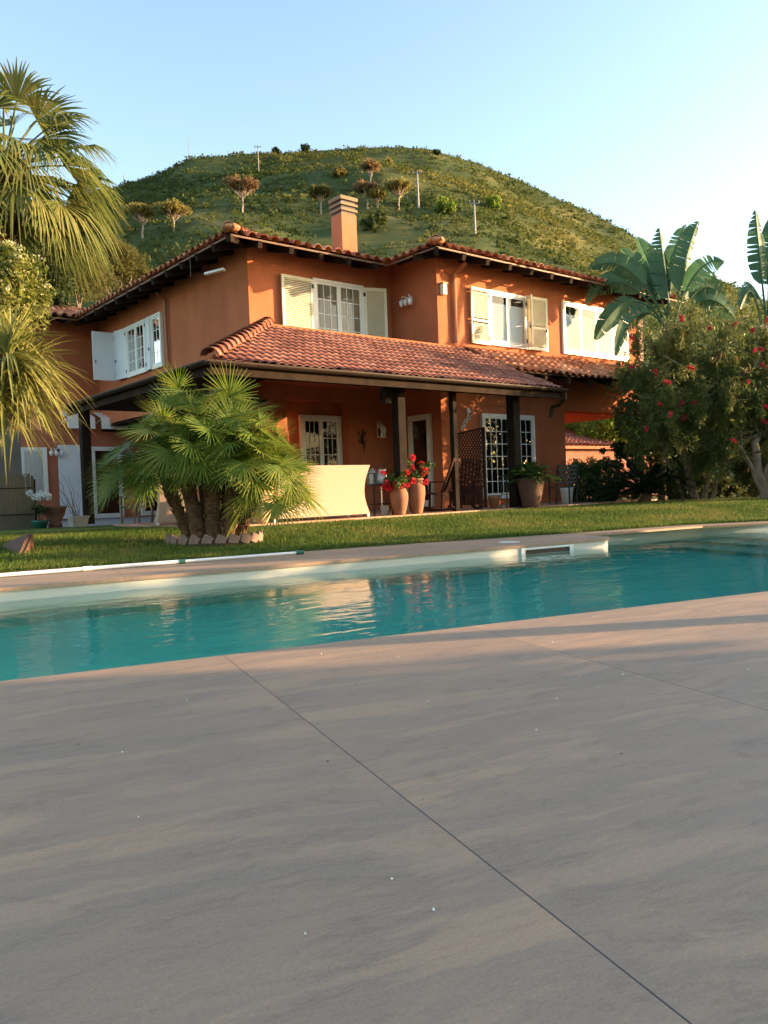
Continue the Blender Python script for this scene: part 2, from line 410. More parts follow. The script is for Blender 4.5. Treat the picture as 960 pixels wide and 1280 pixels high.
for k, (a0, z1) in enumerate(((8.6, -1.20), (9.25, -.92), (9.9, -.64), (10.55, -.36))):
    bb = lambda a: 9.39+(a-7.22)*.0863 if a < 9.77 else 9.61-(a-9.77)*.254
    poly = [(a0, 3.75), (12.98-.002*k, 3.75), (12.98-.002*k, 8.78)] + ([(9.77, 9.60)] if a0 < 9.77 else []) + [(a0, bb(a0)-.01)]
    d = MB(); d.prism([tuple(pw(*q)[:2]) for q in poly], zp, z1); zp = z1+.001
    tag(d.build('pool_step', MT['pool_wall']), kind='structure')
# water: one closed body
def watermat():
    m, t, p = base_mat('pool_water'); L = t.links; N = t.nodes
    p.inputs['Base Color'].default_value = (1, 1, 1, 1); p.inputs['Roughness'].default_value = 0.0
    p.inputs['IOR'].default_value = 1.28; p.inputs['Transmission Weight'].default_value = 1
    p.inputs['Specular IOR Level'].default_value = .4
    tc = N.new('ShaderNodeTexCoord')
    mp = N.new('ShaderNodeMapping'); mp.inputs['Rotation'].default_value = (0, 0, R(39)); mp.inputs['Scale'].default_value = (.8, 1.5, 1); L.new(tc.outputs['Object'], mp.inputs[0])
    n1 = N.new('ShaderNodeTexNoise'); n1.inputs['Scale'].default_value = 2.0; n1.inputs['Detail'].default_value = 3; n1.inputs['Distortion'].default_value = .6; L.new(mp.outputs[0], n1.inputs['Vector'])
    n2 = N.new('ShaderNodeTexNoise'); n2.inputs['Scale'].default_value = 7; n2.inputs['Detail'].default_value = 2; L.new(mp.outputs[0], n2.inputs['Vector'])
    ad = N.new('ShaderNodeMath'); ad.operation = 'MULTIPLY_ADD'; ad.inputs[1].default_value = .28; L.new(n2.outputs[0], ad.inputs[0]); L.new(n1.outputs[0], ad.inputs[2])
    b = N.new('ShaderNodeBump'); b.inputs['Strength'].default_value = .22; b.inputs['Distance'].default_value = .04; L.new(ad.outputs[0], b.inputs['Height']); L.new(b.outputs[0], p.inputs['Normal'])
    va = N.new('ShaderNodeVolumeAbsorption'); va.inputs['Color'].default_value = (.04, .88, .85, 1); va.inputs['Density'].default_value = .50
    L.new(va.outputs[0], N['Material Output'].inputs['Volume'])
    return m
MT['water'] = watermat()
d = MB()
wo = [(-5.05, 3.70), (13.05, 3.70), (13.05, 8.83), (9.79, 9.67), (7.17, 9.45), (7.17, 8.88), (7.15, 8.80), (7.10, 8.74), (7.0, BF(7.0)+.05), (-5.05, BF(-5.05)+.05)]
d.prism([tuple(pw(*q)[:2]) for q in wo], -1.52, -.125)
tag(d.build('pool_water', MT['water']), kind='structure')

# ground sheet with a hole where deck and pool are, out to the horizon
def grassmat(name, cols, scale):
    m, t, p = base_mat(name); L = t.links; N = t.nodes
    tc = N.new('ShaderNodeTexCoord')
    n1 = N.new('ShaderNodeTexNoise'); n1.inputs['Scale'].default_value = scale; n1.inputs['Detail'].default_value = 8; L.new(tc.outputs['Object'], n1.inputs['Vector'])
    cr = N.new('ShaderNodeValToRGB'); e = cr.color_ramp.elements; e[0].position = .3; e[0].color = (*cols[0], 1); e[1].position = .7; e[1].color = (*cols[2], 1); x = e.new(.5); x.color = (*cols[1], 1)
    L.new(n1.outputs[0], cr.inputs[0]); L.new(cr.outputs[0], p.inputs['Base Color']); p.inputs['Roughness'].default_value = .9; p.inputs['Specular IOR Level'].default_value = .1
    return m
MT['ground'] = grassmat('ground_cover', [(.035, .06, .015), (.05, .08, .02), (.085, .085, .035)], .5)
MT['lawn'] = grassmat('lawn_soil', [(.05, .08, .014), (.08, .12, .02), (.15, .13, .04)], 1.2)
B = [(-5.2, -7.9), (13.3, -7.9), (13.3, 9.3), (-5.2, 9.3)]; G = 1500
g = MB(); inn = [pw(a, b, -.03) for a, b in B]; out = [pw(a, b, -.03) for a, b in [(-G, -G), (G, -G), (G, G), (-G, G)]]
g.add(inn+out, [(4, 5, 1, 0), (5, 6, 2, 1), (6, 7, 3, 2), (7, 4, 0, 3)])
tag(g.build('ground', MT['ground']), kind='structure')
# lawn rising from the paving to the terrace
A = np.linspace(-16, 34, 101); T = np.linspace(0, 9, 28)
V = [tuple(pw(a, bo(a)+t-.01*(t == 0), lawn_z(a, bo(a)+t))) for a in A for t in T]
F = [(i*28+j, (i+1)*28+j, (i+1)*28+j+1, i*28+j+1) for i in range(100) for j in range(27)]
g = MB(); g.add(V, F)
tag(g.build('lawn', MT['lawn'], smooth=True), kind='structure')
# grass blades
def grass_blades():
    n = 170000
    a = RNG.uniform(-3.0, 16, n); t = RNG.uniform(0, 1, n)**1.25*5.6 + .03
    b = np.array([bo(q) for q in a])+t
    z = np.array([lawn_z(q, s) for q, s in zip(a, b)])
    x = a*math.cos(PA)+b*math.sin(PA); y = -a*math.sin(PA)+b*math.cos(PA)
    keep = ~((y > 12.0) & (x > 6.3)) & ~((y > 11.75) & (x > 9)); x, y, z = x[keep], y[keep], z[keep]; n = len(x)
    h = RNG.uniform(.025, .065, n); ang = RNG.uniform(0, 2*math.pi, n); wd = RNG.uniform(.004, .008, n)
    lean = RNG.normal(0, .022, (n, 2))
    c = np.stack([x, y, z], 1); s = np.stack([np.cos(ang)*wd, np.sin(ang)*wd, np.zeros(n)], 1)
    tip = c + np.stack([lean[:, 0], lean[:, 1], h], 1)
    V = np.stack([c-s, c+s, tip], 1).reshape(-1, 3)
    o = mesh_np('grass', V, np.arange(n*3).reshape(-1, 3), leafmat('grass_blade', [(.045, .085, .014), (.075, .13, .022), (.13, .165, .033), (.27, .22, .07)], .35, .6, .15, .7))
    tag(o, 'short green lawn grass between the pool paving and the terrace', 'grass', kind='stuff')
grass_blades()

def rnd_dirs(n):
    v = RNG.normal(0, 1, (n, 3)); return v/np.linalg.norm(v, axis=1, keepdims=True)
def nrm(v): return v/np.maximum(np.linalg.norm(v, axis=-1, keepdims=True), 1e-9)
def leaf_quads(c, d, L, Wd, nn=None, bend=0.0):
    """diamond leaves: c centres, d directions"""
    n = len(c); q = rnd_dirs(n) if nn is None else nn
    s = nrm(np.cross(d, q))
    L = np.broadcast_to(L, (n,))[:, None]; Wd = np.broadcast_to(Wd, (n,))[:, None]
    up = nrm(np.cross(s, d))
    v0 = c-d*L/2; v1 = c+s*Wd/2+up*bend*L; v2 = c+d*L/2; v3 = c-s*Wd/2+up*bend*L
    return np.stack([v0, v1, v2, v3], 1).reshape(-1, 3)
# ---------------------------------------------------------------- hill
TH = [(100, .10), (90, .16), (83, .22), (78.3, .2656), (75.5, .2968), (72.1, .3314), (68.5, .3644), (65.9, .3828), (63.2, .4065), (59.9, .4166), (54.3, .4234), (49.7, .4242), (46.4, .4171), (43.0, .3950), (39.8, .3633), (36.6, .3282), (33.5, .2949), (31.0, .2630), (27.6, .2257), (24.8, .1877), (20.8, .1310), (14, .07), (5, .03)]
TH = TH[::-1]; tx = np.array([q[0] for q in TH]); ty = np.array([q[1] for q in TH])
DR = 300.; R0 = 75.
def ridge(th): return np.interp(th, tx, ty)
def vnoise(x, y, seed):
    r = np.random.default_rng(seed); tab = r.uniform(-1, 1, (64, 64))
    xi = np.floor(x).astype(int); yi = np.floor(y).astype(int); fx = x-xi; fy = y-yi; fx = fx*fx*(3-2*fx); fy = fy*fy*(3-2*fy)
    g = lambda i, j: tab[i % 64, j % 64]
    return (g(xi, yi)*(1-fx)+g(xi+1, yi)*fx)*(1-fy)+(g(xi, yi+1)*(1-fx)+g(xi+1, yi+1)*fx)*fy
def hill_z(th, r):
    th = np.asarray(th, float); r = np.asarray(r, float)
    Rg = ridge(th)*DR + CH; t = (r-R0)/(DR-R0)
    g = np.where(t < 0, 0, np.where(t < 1, 1.15*t-.15*t*t, 1-1.2*(t-1)**2-.15*(t-1)))
    x = r*np.cos(np.radians(th)); y = r*np.sin(np.radians(th))
    nz = vnoise(x/34, y/34, 1)*3.2+vnoise(x/13, y/13, 2)*1.3+vnoise(x/5, y/5, 3)*.35
    fade = np.clip(t*3, 0, 1)*np.clip((1.06-t)*5, .12, 1)
    return np.maximum(g, -.3)*Rg + nz*fade - .5*(t < .02)
th = np.linspace(5, 100, 240); rr = np.concatenate([np.linspace(R0-6, DR*1.02, 120), np.linspace(DR*1.03, DR*1.6, 20)])
TT, RRR = np.meshgrid(th, rr, indexing='ij'); ZZ = hill_z(TT, RRR)
V = np.stack([RRR*np.cos(np.radians(TT)), RRR*np.sin(np.radians(TT)), ZZ], -1).reshape(-1, 3)
m_, n_ = TT.shape; I, J = np.meshgrid(np.arange(m_-1), np.arange(n_-1), indexing='ij')
F = np.stack([I*n_+J, I*n_+J+1, (I+1)*n_+J+1, (I+1)*n_+J], -1).reshape(-1, 4)[:, ::-1]
MT['hill'] = grassmat('hill_scrub_ground', [(.032, .052, .018), (.062, .080, .024), (.16, .14, .045)], .045)
tag(mesh_np('hill', V, F, MT['hill'], smooth=True), kind='structure')
def hp(th, r): 
    return Vector((r*math.cos(R(th)), r*math.sin(R(th)), float(hill_z(np.array([th]), np.array([r]))[0])))
# scrub: low rough bushes over the whole slope
def scrub():
    n = 42000
    th = RNG.uniform(20, 90, n); r = np.sqrt(RNG.uniform(85**2, 308**2, n))
    x = r*np.cos(np.radians(th)); y = r*np.sin(np.radians(th))
    dens = vnoise(x/26, y/26, 9) + .6*vnoise(x/9, y/9, 10) + .25*(th > 55)
    keep = dens > RNG.uniform(-1.2, .8, n); th, r, x, y = th[keep], r[keep], x[keep], y[keep]; n = len(x)
    z = hill_z(th, r); s = RNG.lognormal(-.45, .40, n)
    k = 12
    u = rnd_dirs(n*k).reshape(n, k, 3)*RNG.uniform(.3, 1, (n, k, 1))*np.array([1.1, 1.1, .75])
    c = (u*s[:, None, None]+np.stack([x, y, z+s*.3], 1)[:, None, :]).reshape(-1, 3)
    d = nrm(u.reshape(-1, 3)+rnd_dirs(n*k)*.8); L = np.repeat(s, k)*RNG.uniform(.4, .85, n*k)
    V = leaf_quads(c, d, L, L*.7)
    m = leafmat('scrub_leaves', [(.040, .066, .022), (.070, .096, .028), (.115, .125, .034), (.20, .175, .05)], .45, .8, .05, .022)
    tag(mesh_np('hillside_scrub', V, quads(len(V)//4), m), 'low green and straw coloured scrub covering the hill behind the house', 'scrub', kind='stuff')
scrub()

# ================================================================ VILLA
villa = root('villa', 'two storey terracotta orange villa with tiled roofs and white shutters', 'house', (9.52, 14.5, .2))
E1 = 6.38; SL = .30                       # main eave height and pitch
GZ = .25                                   # terrace level
tg = MB(); tg.box((6.2, 11.95, .0), (19.2, 16.4, GZ-.03)); tg.box((6.2, 16.4, 0), (11.3, 26.3, .16))
tag(tg.build('terrace', MT['conc']), kind='structure')
tg = MB(); tg.box((6.16, 11.91, GZ-.03), (19.2, 16.4, GZ))
MT['paver'] = mk('terrace_tile', (.36, .20, .13), (.42, .25, .16), 2, .6)
tag(tg.build('terrace_paving', MT['paver']), kind='structure')

# walls --------------------------------------------------------
wl = MB()
Yb, Yw, Xl, Yk = 14.5, 16.27, 9.52, 26.0
# upper storey, left volume and block
wl.box((Xl, Yw, 3.2), (13.83, 30, 6.75)); wl.box((13.83, Yb, 2.87), (22.7, 29.9, 6.85))
# ground storey: front wall with the alcove of the french door cut out
Xg = 11.6
wl.box((9.52, Yw+.003, 0), (10.43, Yw+.45, 3.2)); wl.box((12.22, Yw+.003, 0), (13.83, Yw+.45, 3.2)); wl.box((10.43, Yw+.003, 3.02), (12.22, Yw+.45, 3.2))
wl.box((10.3, Yw+.30, 0), (12.4, Yw+.6, 3.19)); wl.box((Xl, Yw+.45, 0), (13.83, 19.5, 3.19)); wl.box((Xg, 19.5, 0), (13.83, 29.9, 3.19))
wl.box((13.83, Yb+.003, 0), (18.72, 26, 2.868))
wl.build('wall', MT['stucco'], villa)
wk = MB(); wk.box((7.62, Yk, 3.0), (Xl-.003, 30, 6.7)); wk.build('wall', MT['stucco'], villa)
wk = MB(); wk.box((4.2, Yk+.003, 0), (Xg-.003, 30, 3.0)); wk.build('wall', MT['stucco_pink'], villa)
# passage under the upper storey at the right
pc = MB(); pc.box((18.722, Yb+.25, 2.84), (22.68, 25.5, 2.868)); pc.build('passage_ceiling', MT['stucco_red'], villa)
for y in (19.0, 25.0):
    pc = MB(); pc.box((22.2, y, 0), (22.69, y+.48, 2.838)); pc.build('pier', MT['stucco'], villa)
# raised brick quoin strip at the right end
# terrace slab above the porch, between the left volume and the block
ts = MB(); ts.box((9.53, Yb-.02, 3.35), (13.825, Yw-.003, 3.5)); ts.box((9.3, Yb-.10, 3.6), (13.825, Yb-.02, 4.20)); ts.build('balcony', MT['stucco'], villa)

# roofs --------------------------------------------------------
def clip(bm, poly):
    c = sum((Vector((p[0], p[1])) for p in poly), Vector((0, 0)))/len(poly)
    for i in range(len(poly)):
        p, q = Vector(poly[i][:2]), Vector(poly[(i+1) % len(poly)][:2]); e = q-p
        if e.length < 1e-4: continue
        nn = Vector((e.y, -e.x, 0)).normalized()
        if nn.dot(Vector((c.x-p.x, c.y-p.y, 0))) > 0: nn = -nn
        bmesh.ops.bisect_plane(bm, geom=bm.verts[:]+bm.edges[:]+bm.faces[:], plane_co=(p.x, p.y, 0), plane_no=nn, clear_outer=True)
def tile_plane(bm, poly, p0, e, s, z0, slope, per=.29, row=.38, h=.10, step=.03):
    """poly in plan; p0 a point on the eave, e unit along eave, s unit up the slope (plan)"""
    p0, e, s = Vector(p0), Vector(e), Vector(s)
    us = [(Vector(q[:2])-p0).dot(e) for q in poly]; vs = [(Vector(q[:2])-p0).dot(s) for q in poly]
    u0, u1 = math.floor(min(us)/per)*per-per, max(us)+per; v1 = max(vs)+row
    prof = [(-.5, 0), (-.34, .0), (-.31, .35), (-.24, .66), (-.12, .92), (0, 1), (.12, .92), (.24, .66), (.31, .35), (.34, 0)]
    ul = []
    k = u0
    jit = random.Random(int(abs(z0*100+u0*10)))
    while k < u1:
        for x, hh in prof: ul.append((k+x*per, hh*h))
        k += per
    vl = []; v = 0
    while v < v1: vl += [(v, step), (v+row-.012, 0)]; v += row
    grid = []
    vl = [(-.002, None)]+vl
    for j, (v, dz) in enumerate(vl):
        line = []
        for i, (u, dh) in enumerate(ul):
            c = i//10; wob = math.sin(c*12.9898+((j+1)//2)*78.233)*.5
            q = p0+e*(u)+s*(v+ (wob*.012 if j > 1 else wob*.006))
            line.append(bm.verts.new((q.x, q.y, z0+slope*v+(step-.028 if dz is None else dz)+dh*(1 if dz is not None else .92)+wob*.006)))
        grid.append(line)
    for j in range(len(vl)-1):
        for i in range(len(ul)-1):
            bm.faces.new((grid[j][i], grid[j][i+1], grid[j+1][i+1], grid[j+1][i]))
def roof_part(name, planes, mat, parent):
    bm = bmesh.new()
    for pl in planes:
        b2 = bmesh.new(); tile_plane(b2, *pl[:6], **(pl[6] if len(pl) > 6 else {})); clip(b2, pl[0])
        me = bpy.data.meshes.new('tmp'); b2.to_mesh(me); b2.free(); bm.from_mesh(me); bpy.data.meshes.remove(me)
    me = bpy.data.meshes.new(name); bmesh.ops.recalc_face_normals(bm, faces=bm.faces[:]); bm.to_mesh(me); bm.free()
    return finish(name, me, mat, parent, None, False)
hl = SL
P_left = [(8.52, 15.27), (15.85, 22.6), (8.52, 30)]
P_fl = [(8.52, 15.27), (12.9, 15.27), (20.2, 22.6), (15.85, 22.6)]
P_bl = [(12.9, 13.5), (22, 22.6), (20.2, 22.6), (12.9, 15.27)]
P_bf = [(12.9, 13.5), (23.7, 13.5), (23.7, 22.6), (22, 22.6)]
P_wf = [(6.75, 25), (8.52, 25), (11, 27.5), (9.25, 27.5)]
P_wl = [(6.75, 25), (9.25, 27.5), (6.75, 30)]
P_bk = [(8.52, 30), (15.85, 22.6), (23.7, 22.6), (23.7, 30)]
planes = [(P_left, (8.52, 15.27), (0, 1), (1, 0), E1, SL), (P_fl, (8.52, 15.27), (1, 0), (0, 1), E1, SL), (P_bl, (12.9, 13.5), (0, 1), (1, 0), E1, SL),
          (P_bf, (12.9, 13.5), (1, 0), (0, 1), E1, SL), (P_wf, (6.75, 25), (1, 0), (0, 1), E1, SL), (P_wl, (6.75, 25), (0, 1), (1, 0), E1, SL), (P_bk, (23.7, 30), (-1, 0), (0, -1), E1, SL)]
roof = roof_part('roof', planes, MT['tile'], villa)
# boarded underside and fascia
def plane_z(pl, q): p0, e, s, z0, sl = pl[1:6]; return z0+sl*(Vector(q[:2])-Vector(p0)).dot(Vector(s))
sf = MB()
def inset(poly, pl, d=.07):
    p0, e, s_ = Vector(pl[1]), Vector(pl[2]), Vector(pl[3])
    return [tuple(Vector(q[:2])+s_*max(0, d-(Vector(q[:2])-p0).dot(s_))) for q in poly]
for pl in planes:
    poly = inset(pl[0], pl, .30); n = len(poly)
    vs = [(q[0], q[1], plane_z(pl, q)-.012) for q in poly]+[(q[0], q[1], plane_z(pl, q)-.06) for q in poly]
    sf.add(vs, [tuple(range(n)), tuple(range(2*n-1, n-1, -1))]+[(i, (i+1) % n, n+(i+1) % n, n+i) for i in range(n)])
sf.build('eave_boarding', MT['wood_dark'], roof)
MT['fascia'] = mk('fascia_wood', (.16, .075, .03), (.10, .048, .02), 5, .6)
fb = MB()
for p, q, ox, oy, ox2, oy2 in (((8.52, 15.27), (12.9, 15.27), .08, .08, .08, .08), ((12.9, 15.27), (12.9, 13.5), .08, .065, .08, .095), ((12.9, 13.5), (23.7, 13.5), .08, .08, 0, .08), ((8.52, 15.27), (8.52, 25), .08, .095, .08, .08), ((8.52, 25), (6.75, 25), .065, .08, .08, .08)):
    fb.bar((p[0]+ox, p[1]+oy, E1-.035), (q[0]+ox2, q[1]+oy2, E1-.035), .03, .04)
fb.build('fascia', MT['fascia'], roof)
# rafters
def rafter(p, q, w=.11, h=.15):
    m = MB(); m.bar(p, q, w, h); m.build('rafter', MT['wood_dark'], roof)
z_r = lambda d_: E1+SL*d_-.145
for k in range(5):
    x = 9.3+k*.82
    rafter((x, 15.31, z_r(.04)), (x, 16.30, z_r(1.03)))
for k in range(12):
    x = 13.85+k*.82
    rafter((x, 13.54, z_r(.04)), (x, 14.55, z_r(1.05)))
for k in range(12):
    y = 16.1+k*.82
    rafter((8.56, y, z_r(.04)), (9.56, y, z_r(1.04)))
rafter((8.46, 15.21, z_r(-.05)), (9.56, 16.31, z_r(1.04))); rafter((12.85, 13.45, z_r(-.05)), (13.88, 14.55, z_r(1.0)))
rafter((12.86, 14.2, z_r(-.04)), (13.86, 14.2, z_r(.96)))
for x in (7.0, 7.7, 8.3): rafter((x, 24.95, z_r(-.05)), (x, 26.02, z_r(1.02)))
# hip tiles
def hip_tiles(name, p, q, parent, mat, r=.125, sp=.34):
    m = MB(); p, q = Vector(p), Vector(q); d = (q-p); L = d.length; d.normalize(); k = 0
    sx = d.cross(Vector((0, 0, 1))).normalized(); up = sx.cross(d)
    x = 0
    while x < L:
        for (xx, r0, r1, lift0, lift1) in ((x, r*1.12, r*.9, .045, .01),):
            vs = []; N = 10
            for (t, rr, lf) in ((xx, r0, lift0), (xx, r0-.02, lift0-.0), (min(xx+sp+.06, L+.05), r1, lift1)):
                for i in range(N+1):
                    a = math.pi*i/N; vs.append(p+d*t+sx*math.cos(a)*rr+up*(math.sin(a)*rr+lf-.03))
            fs = [(i, i+1, N+2+i, N+1+i) for i in range(N)]+[(i, 2*N+2+i, 2*N+3+i, i+1) for i in range(N)]
            m.add(vs, fs)
        x += sp
    return m.build(name, mat, parent, smooth=False)
zz = lambda d_: E1+SL*d_+.06
hip_tiles('hip_tiles', (8.50, 15.25, zz(0)), (15.85, 22.6, zz(7.33)), roof, MT['tile'])
hip_tiles('hip_tiles', (12.88, 13.48, zz(0)), (22, 22.6, zz(9.1)), roof, MT['tile'])
hip_tiles('hip_tiles', (6.75, 25, zz(0)), (9.25, 27.5, zz(2.5)), roof, MT['tile'])
hip_tiles('hip_tiles', (9.25, 27.5, zz(2.5)), (12, 27.5, zz(2.5)), roof, MT['tile'])
hip_tiles('hip_tiles', (15.85, 22.6, zz(7.33)), (22, 22.6, zz(8)), roof, MT['tile'])
# finial knob at the two front corners
for p in ((8.62, 15.37), (13.0, 13.6)):
    m = MB(); m.ball((p[0], p[1], E1+.13), .17, 10, 6, (1.25, 1.25, .5)); m.build('hip_end', MT['tile'], roof, smooth=True)

# porch roof: wraps the front and the left side
PZ, PS = 2.90, (4.25-2.90)/2.9
P_pf = [(6.03, 11.6), (14.92, 11.6), (14.92, 12.0), (16.3, 13.05), (16.3, 14.5), (8.93, 14.5)]
P_pl = [(6.03, 11.6), (9.5, 15.07), (9.5, 18.6), (6.03, 18.6)]
P_sk = [(14.45, 12.88), (23.3, 12.88), (23.3, 14.5), (14.45, 14.5)]
kw = dict(per=.17, row=.25, h=.026, step=.026)
pplanes = [([(6.03, 11.6), (14.92, 11.6), (14.6, 14.5), (8.93, 14.5)], (6.03, 11.6), (1, 0), (0, 1), PZ+.03, PS, kw), (P_pl, (6.03, 11.6), (0, 1), (1, 0), PZ+.0, .31, dict(per=.21, row=.27, h=.03, step=.02))]
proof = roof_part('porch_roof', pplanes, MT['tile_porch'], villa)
skz = PZ+PS*(12.88-11.6)
splanes = [([(14.80, 12.88), (23.3, 12.88), (23.3, 14.5), (14.62, 14.5)], (14.62, 12.88), (1, 0), (0, 1), skz+.03, PS, dict(per=.27, row=.34, h=.075, step=.03))]
sroof = roof_part('skirt_roof', splanes, MT['tile'], villa)
sf = MB()
for pl in pplanes:
    poly = inset(pl[0], pl, .05); n = len(poly)
    vs = [(q[0], q[1], plane_z(pl, q)-.045) for q in poly]+[(q[0], q[1], plane_z(pl, q)-.10) for q in poly]
    sf.add(vs, [tuple(range(n)), tuple(range(2*n-1, n-1, -1))]+[(i, (i+1) % n, n+(i+1) % n, n+i) for i in range(n)])
sf.build('porch_boarding', MT['wood_dark'], proof)
sf = MB()
for pl in splanes:
    poly = pl[0]; n = len(poly)
    poly = [(q[0], max(q[1], 13.0)) for q in poly]
    vs = [(q[0], q[1], plane_z(pl, q)-.02) for q in poly]+[(q[0], q[1], plane_z(pl, q)-.07) for q in poly]
    sf.add(vs, [tuple(range(n)), tuple(range(2*n-1, n-1, -1))]+[(i, (i+1) % n, n+(i+1) % n, n+i) for i in range(n)])
sf.build('eave_boarding', MT['wood_dark'], sroof)
for k in range(9):
    x = 15.1+k*.95; m = MB(); m.bar((x, 12.98, skz-.10), (x, 14.5, skz+PS*1.5-.13), .10, .14); m.build('rafter', MT['wood_dark'], sroof)
hip_tiles('hip_tiles', (6.03, 11.6, PZ+.07), (8.93, 14.5, PZ+PS*2.9+.07), proof, MT['tile_porch'], .14, .30)
# flashing along the wall above the porch roof
m = MB(); m.box((8.93, 14.40, 4.26), (13.84, 14.53, 4.31)); m.box((13.84, 14.40, 4.26), (22.69, 14.497, 4.31)); m.build('flashing', MT['stucco'], villa)
# gutters and fascia of the porch
def gutter(p, q, parent, r=.075):
    m = MB(); p, q = Vector(p), Vector(q); d = (q-p).normalized(); sx = d.cross(Vector((0, 0, 1))).normalized(); vs = []; N = 10
    for P in (p, q):
        for i in range(N+1):
            a = math.pi*i/N; vs.append(P+sx*math.cos(a)*r-Vector((0, 0, math.sin(a)*r)))
        for i in range(N, -1, -1):
            a = math.pi*i/N; vs.append(P+sx*math.cos(a)*(r-.006)-Vector((0, 0, math.sin(a)*(r-.006)))+Vector((0, 0, .002)))
    K = 2*N+2
    m.add(vs, [(i, (i+1) % K, K+(i+1) % K, K+i) for i in range(K)]+[tuple(range(K)), tuple(range(2*K-1, K-1, -1))])
    return m.build('gutter', MT['brown_metal'], parent)
gutter((5.95, 11.53, PZ+.01), (14.98, 11.53, PZ+.01), proof); gutter((5.95, 18.6, PZ+.01), (5.95, 11.53, PZ+.01), proof)
m = MB(); m.box((6.03, 11.61, PZ-.20), (14.9, 11.66, PZ-.0)); m.box((6.03, 11.66, PZ-.20), (6.08, 18.6, PZ)); m.build('fascia', MT['wood_dark'], proof)
m = MB(); m.box((6.2, 12.06, PZ-.12), (14.85, 12.24, PZ+.10)); m.box((6.2, 12.24, PZ-.12), (6.38, 18.5, PZ+.10)); m.build('beam', MT['wood_dark'], proof)
for k in range(11):
    x = 6.9+k*.78; ye = min(14.4, 11.6+(x-6.03)-.12); m = MB(); m.bar((x, 11.68, PZ-.09), (x, ye, PZ+PS*(ye-11.6)-.17), .09, .13); m.build('rafter', MT['wood_post'], proof)
for k in range(7):
    y = 12.4+k*.88; xe = min(9.4, 6.03+(y-11.6)-.12); m = MB(); m.bar((6.1, y, PZ-.12), (xe, y, PZ+.31*(xe-6.03)-.20), .09, .13); m.build('rafter', MT['wood_dark'], proof)
# downpipe at the right end of the porch gutter
m = MB(); m.tube([(14.93, 11.53, PZ-.04), (14.93, 11.53, PZ-.2), (14.97, 11.75, PZ-.33), (14.97, 11.95, PZ-.36), (14.97, 12.0, PZ-.6)], .045, 8)
m.build('downpipe', MT['brown_metal'], villa)
# posts
for (x, y, wd, z1) in ((10.42, 12.15, .20, PZ-.1), (11.93, 12.15, .12, PZ-.1), (13.83, 12.15, .22, PZ-.1), (6.32, 18.3, .2, PZ-.1), (6.32, 12.15, .18, PZ-.1)):
    m = MB(); m.box((x-wd/2, y-wd/2, GZ-.02), (x+wd/2, y+wd/2, z1)); m.build('porch_post', MT['wood_post'], villa, bevel=.008)
# chimney
ch = MB(); ch.box((13.60, 18.0, 6.9), (14.12, 18.50, 8.55)); chim = ch.build('chimney', stucco('chimney_stucco', (.36, .13, .07), (.42, .16, .085), (.46, .19, .11)), villa)
MT['chimcap'] = mk('chimney_slats', (.26, .17, .10), (.20, .13, .08), 8, .8)
for k in range(3):
    z = 8.62+k*.150; c = MB(); c.box((13.57-.006*k, 17.97-.006*k, z), (14.15+.006*k, 18.53+.006*k, z+.07+(.03 if k == 2 else 0))); c.build('cap_slat', MT['chimcap'], chim)
c = MB(); c.box((13.62, 18.02, 8.55), (14.10, 18.48, 8.99)); c.build('flue', MT['black'], chim)
# copper downspouts on the walls
m = MB(); m.tube([(14.36, 14.0, 6.3), (14.36, 14.2, 6.2), (14.36, 14.42, 6.12), (14.36, 14.43, 4.4)], .05, 8); m.build('downspout', MT['copper'], villa)
m = MB(); m.tube([(9.2, 20.6, 6.3), (9.43, 20.6, 6.15), (9.45, 20.6, 4.2)], .045, 8); m.build('downspout', MT['copper'], villa)
# quoin blocks at the right corner
m = MB()
for k in range(9): m.box((22.45+.06*(k % 2), 14.44, 4.55+k*.17), (22.73, 14.498, 4.70+k*.17))
m.build('brick_trim', MT['brick'], villa)

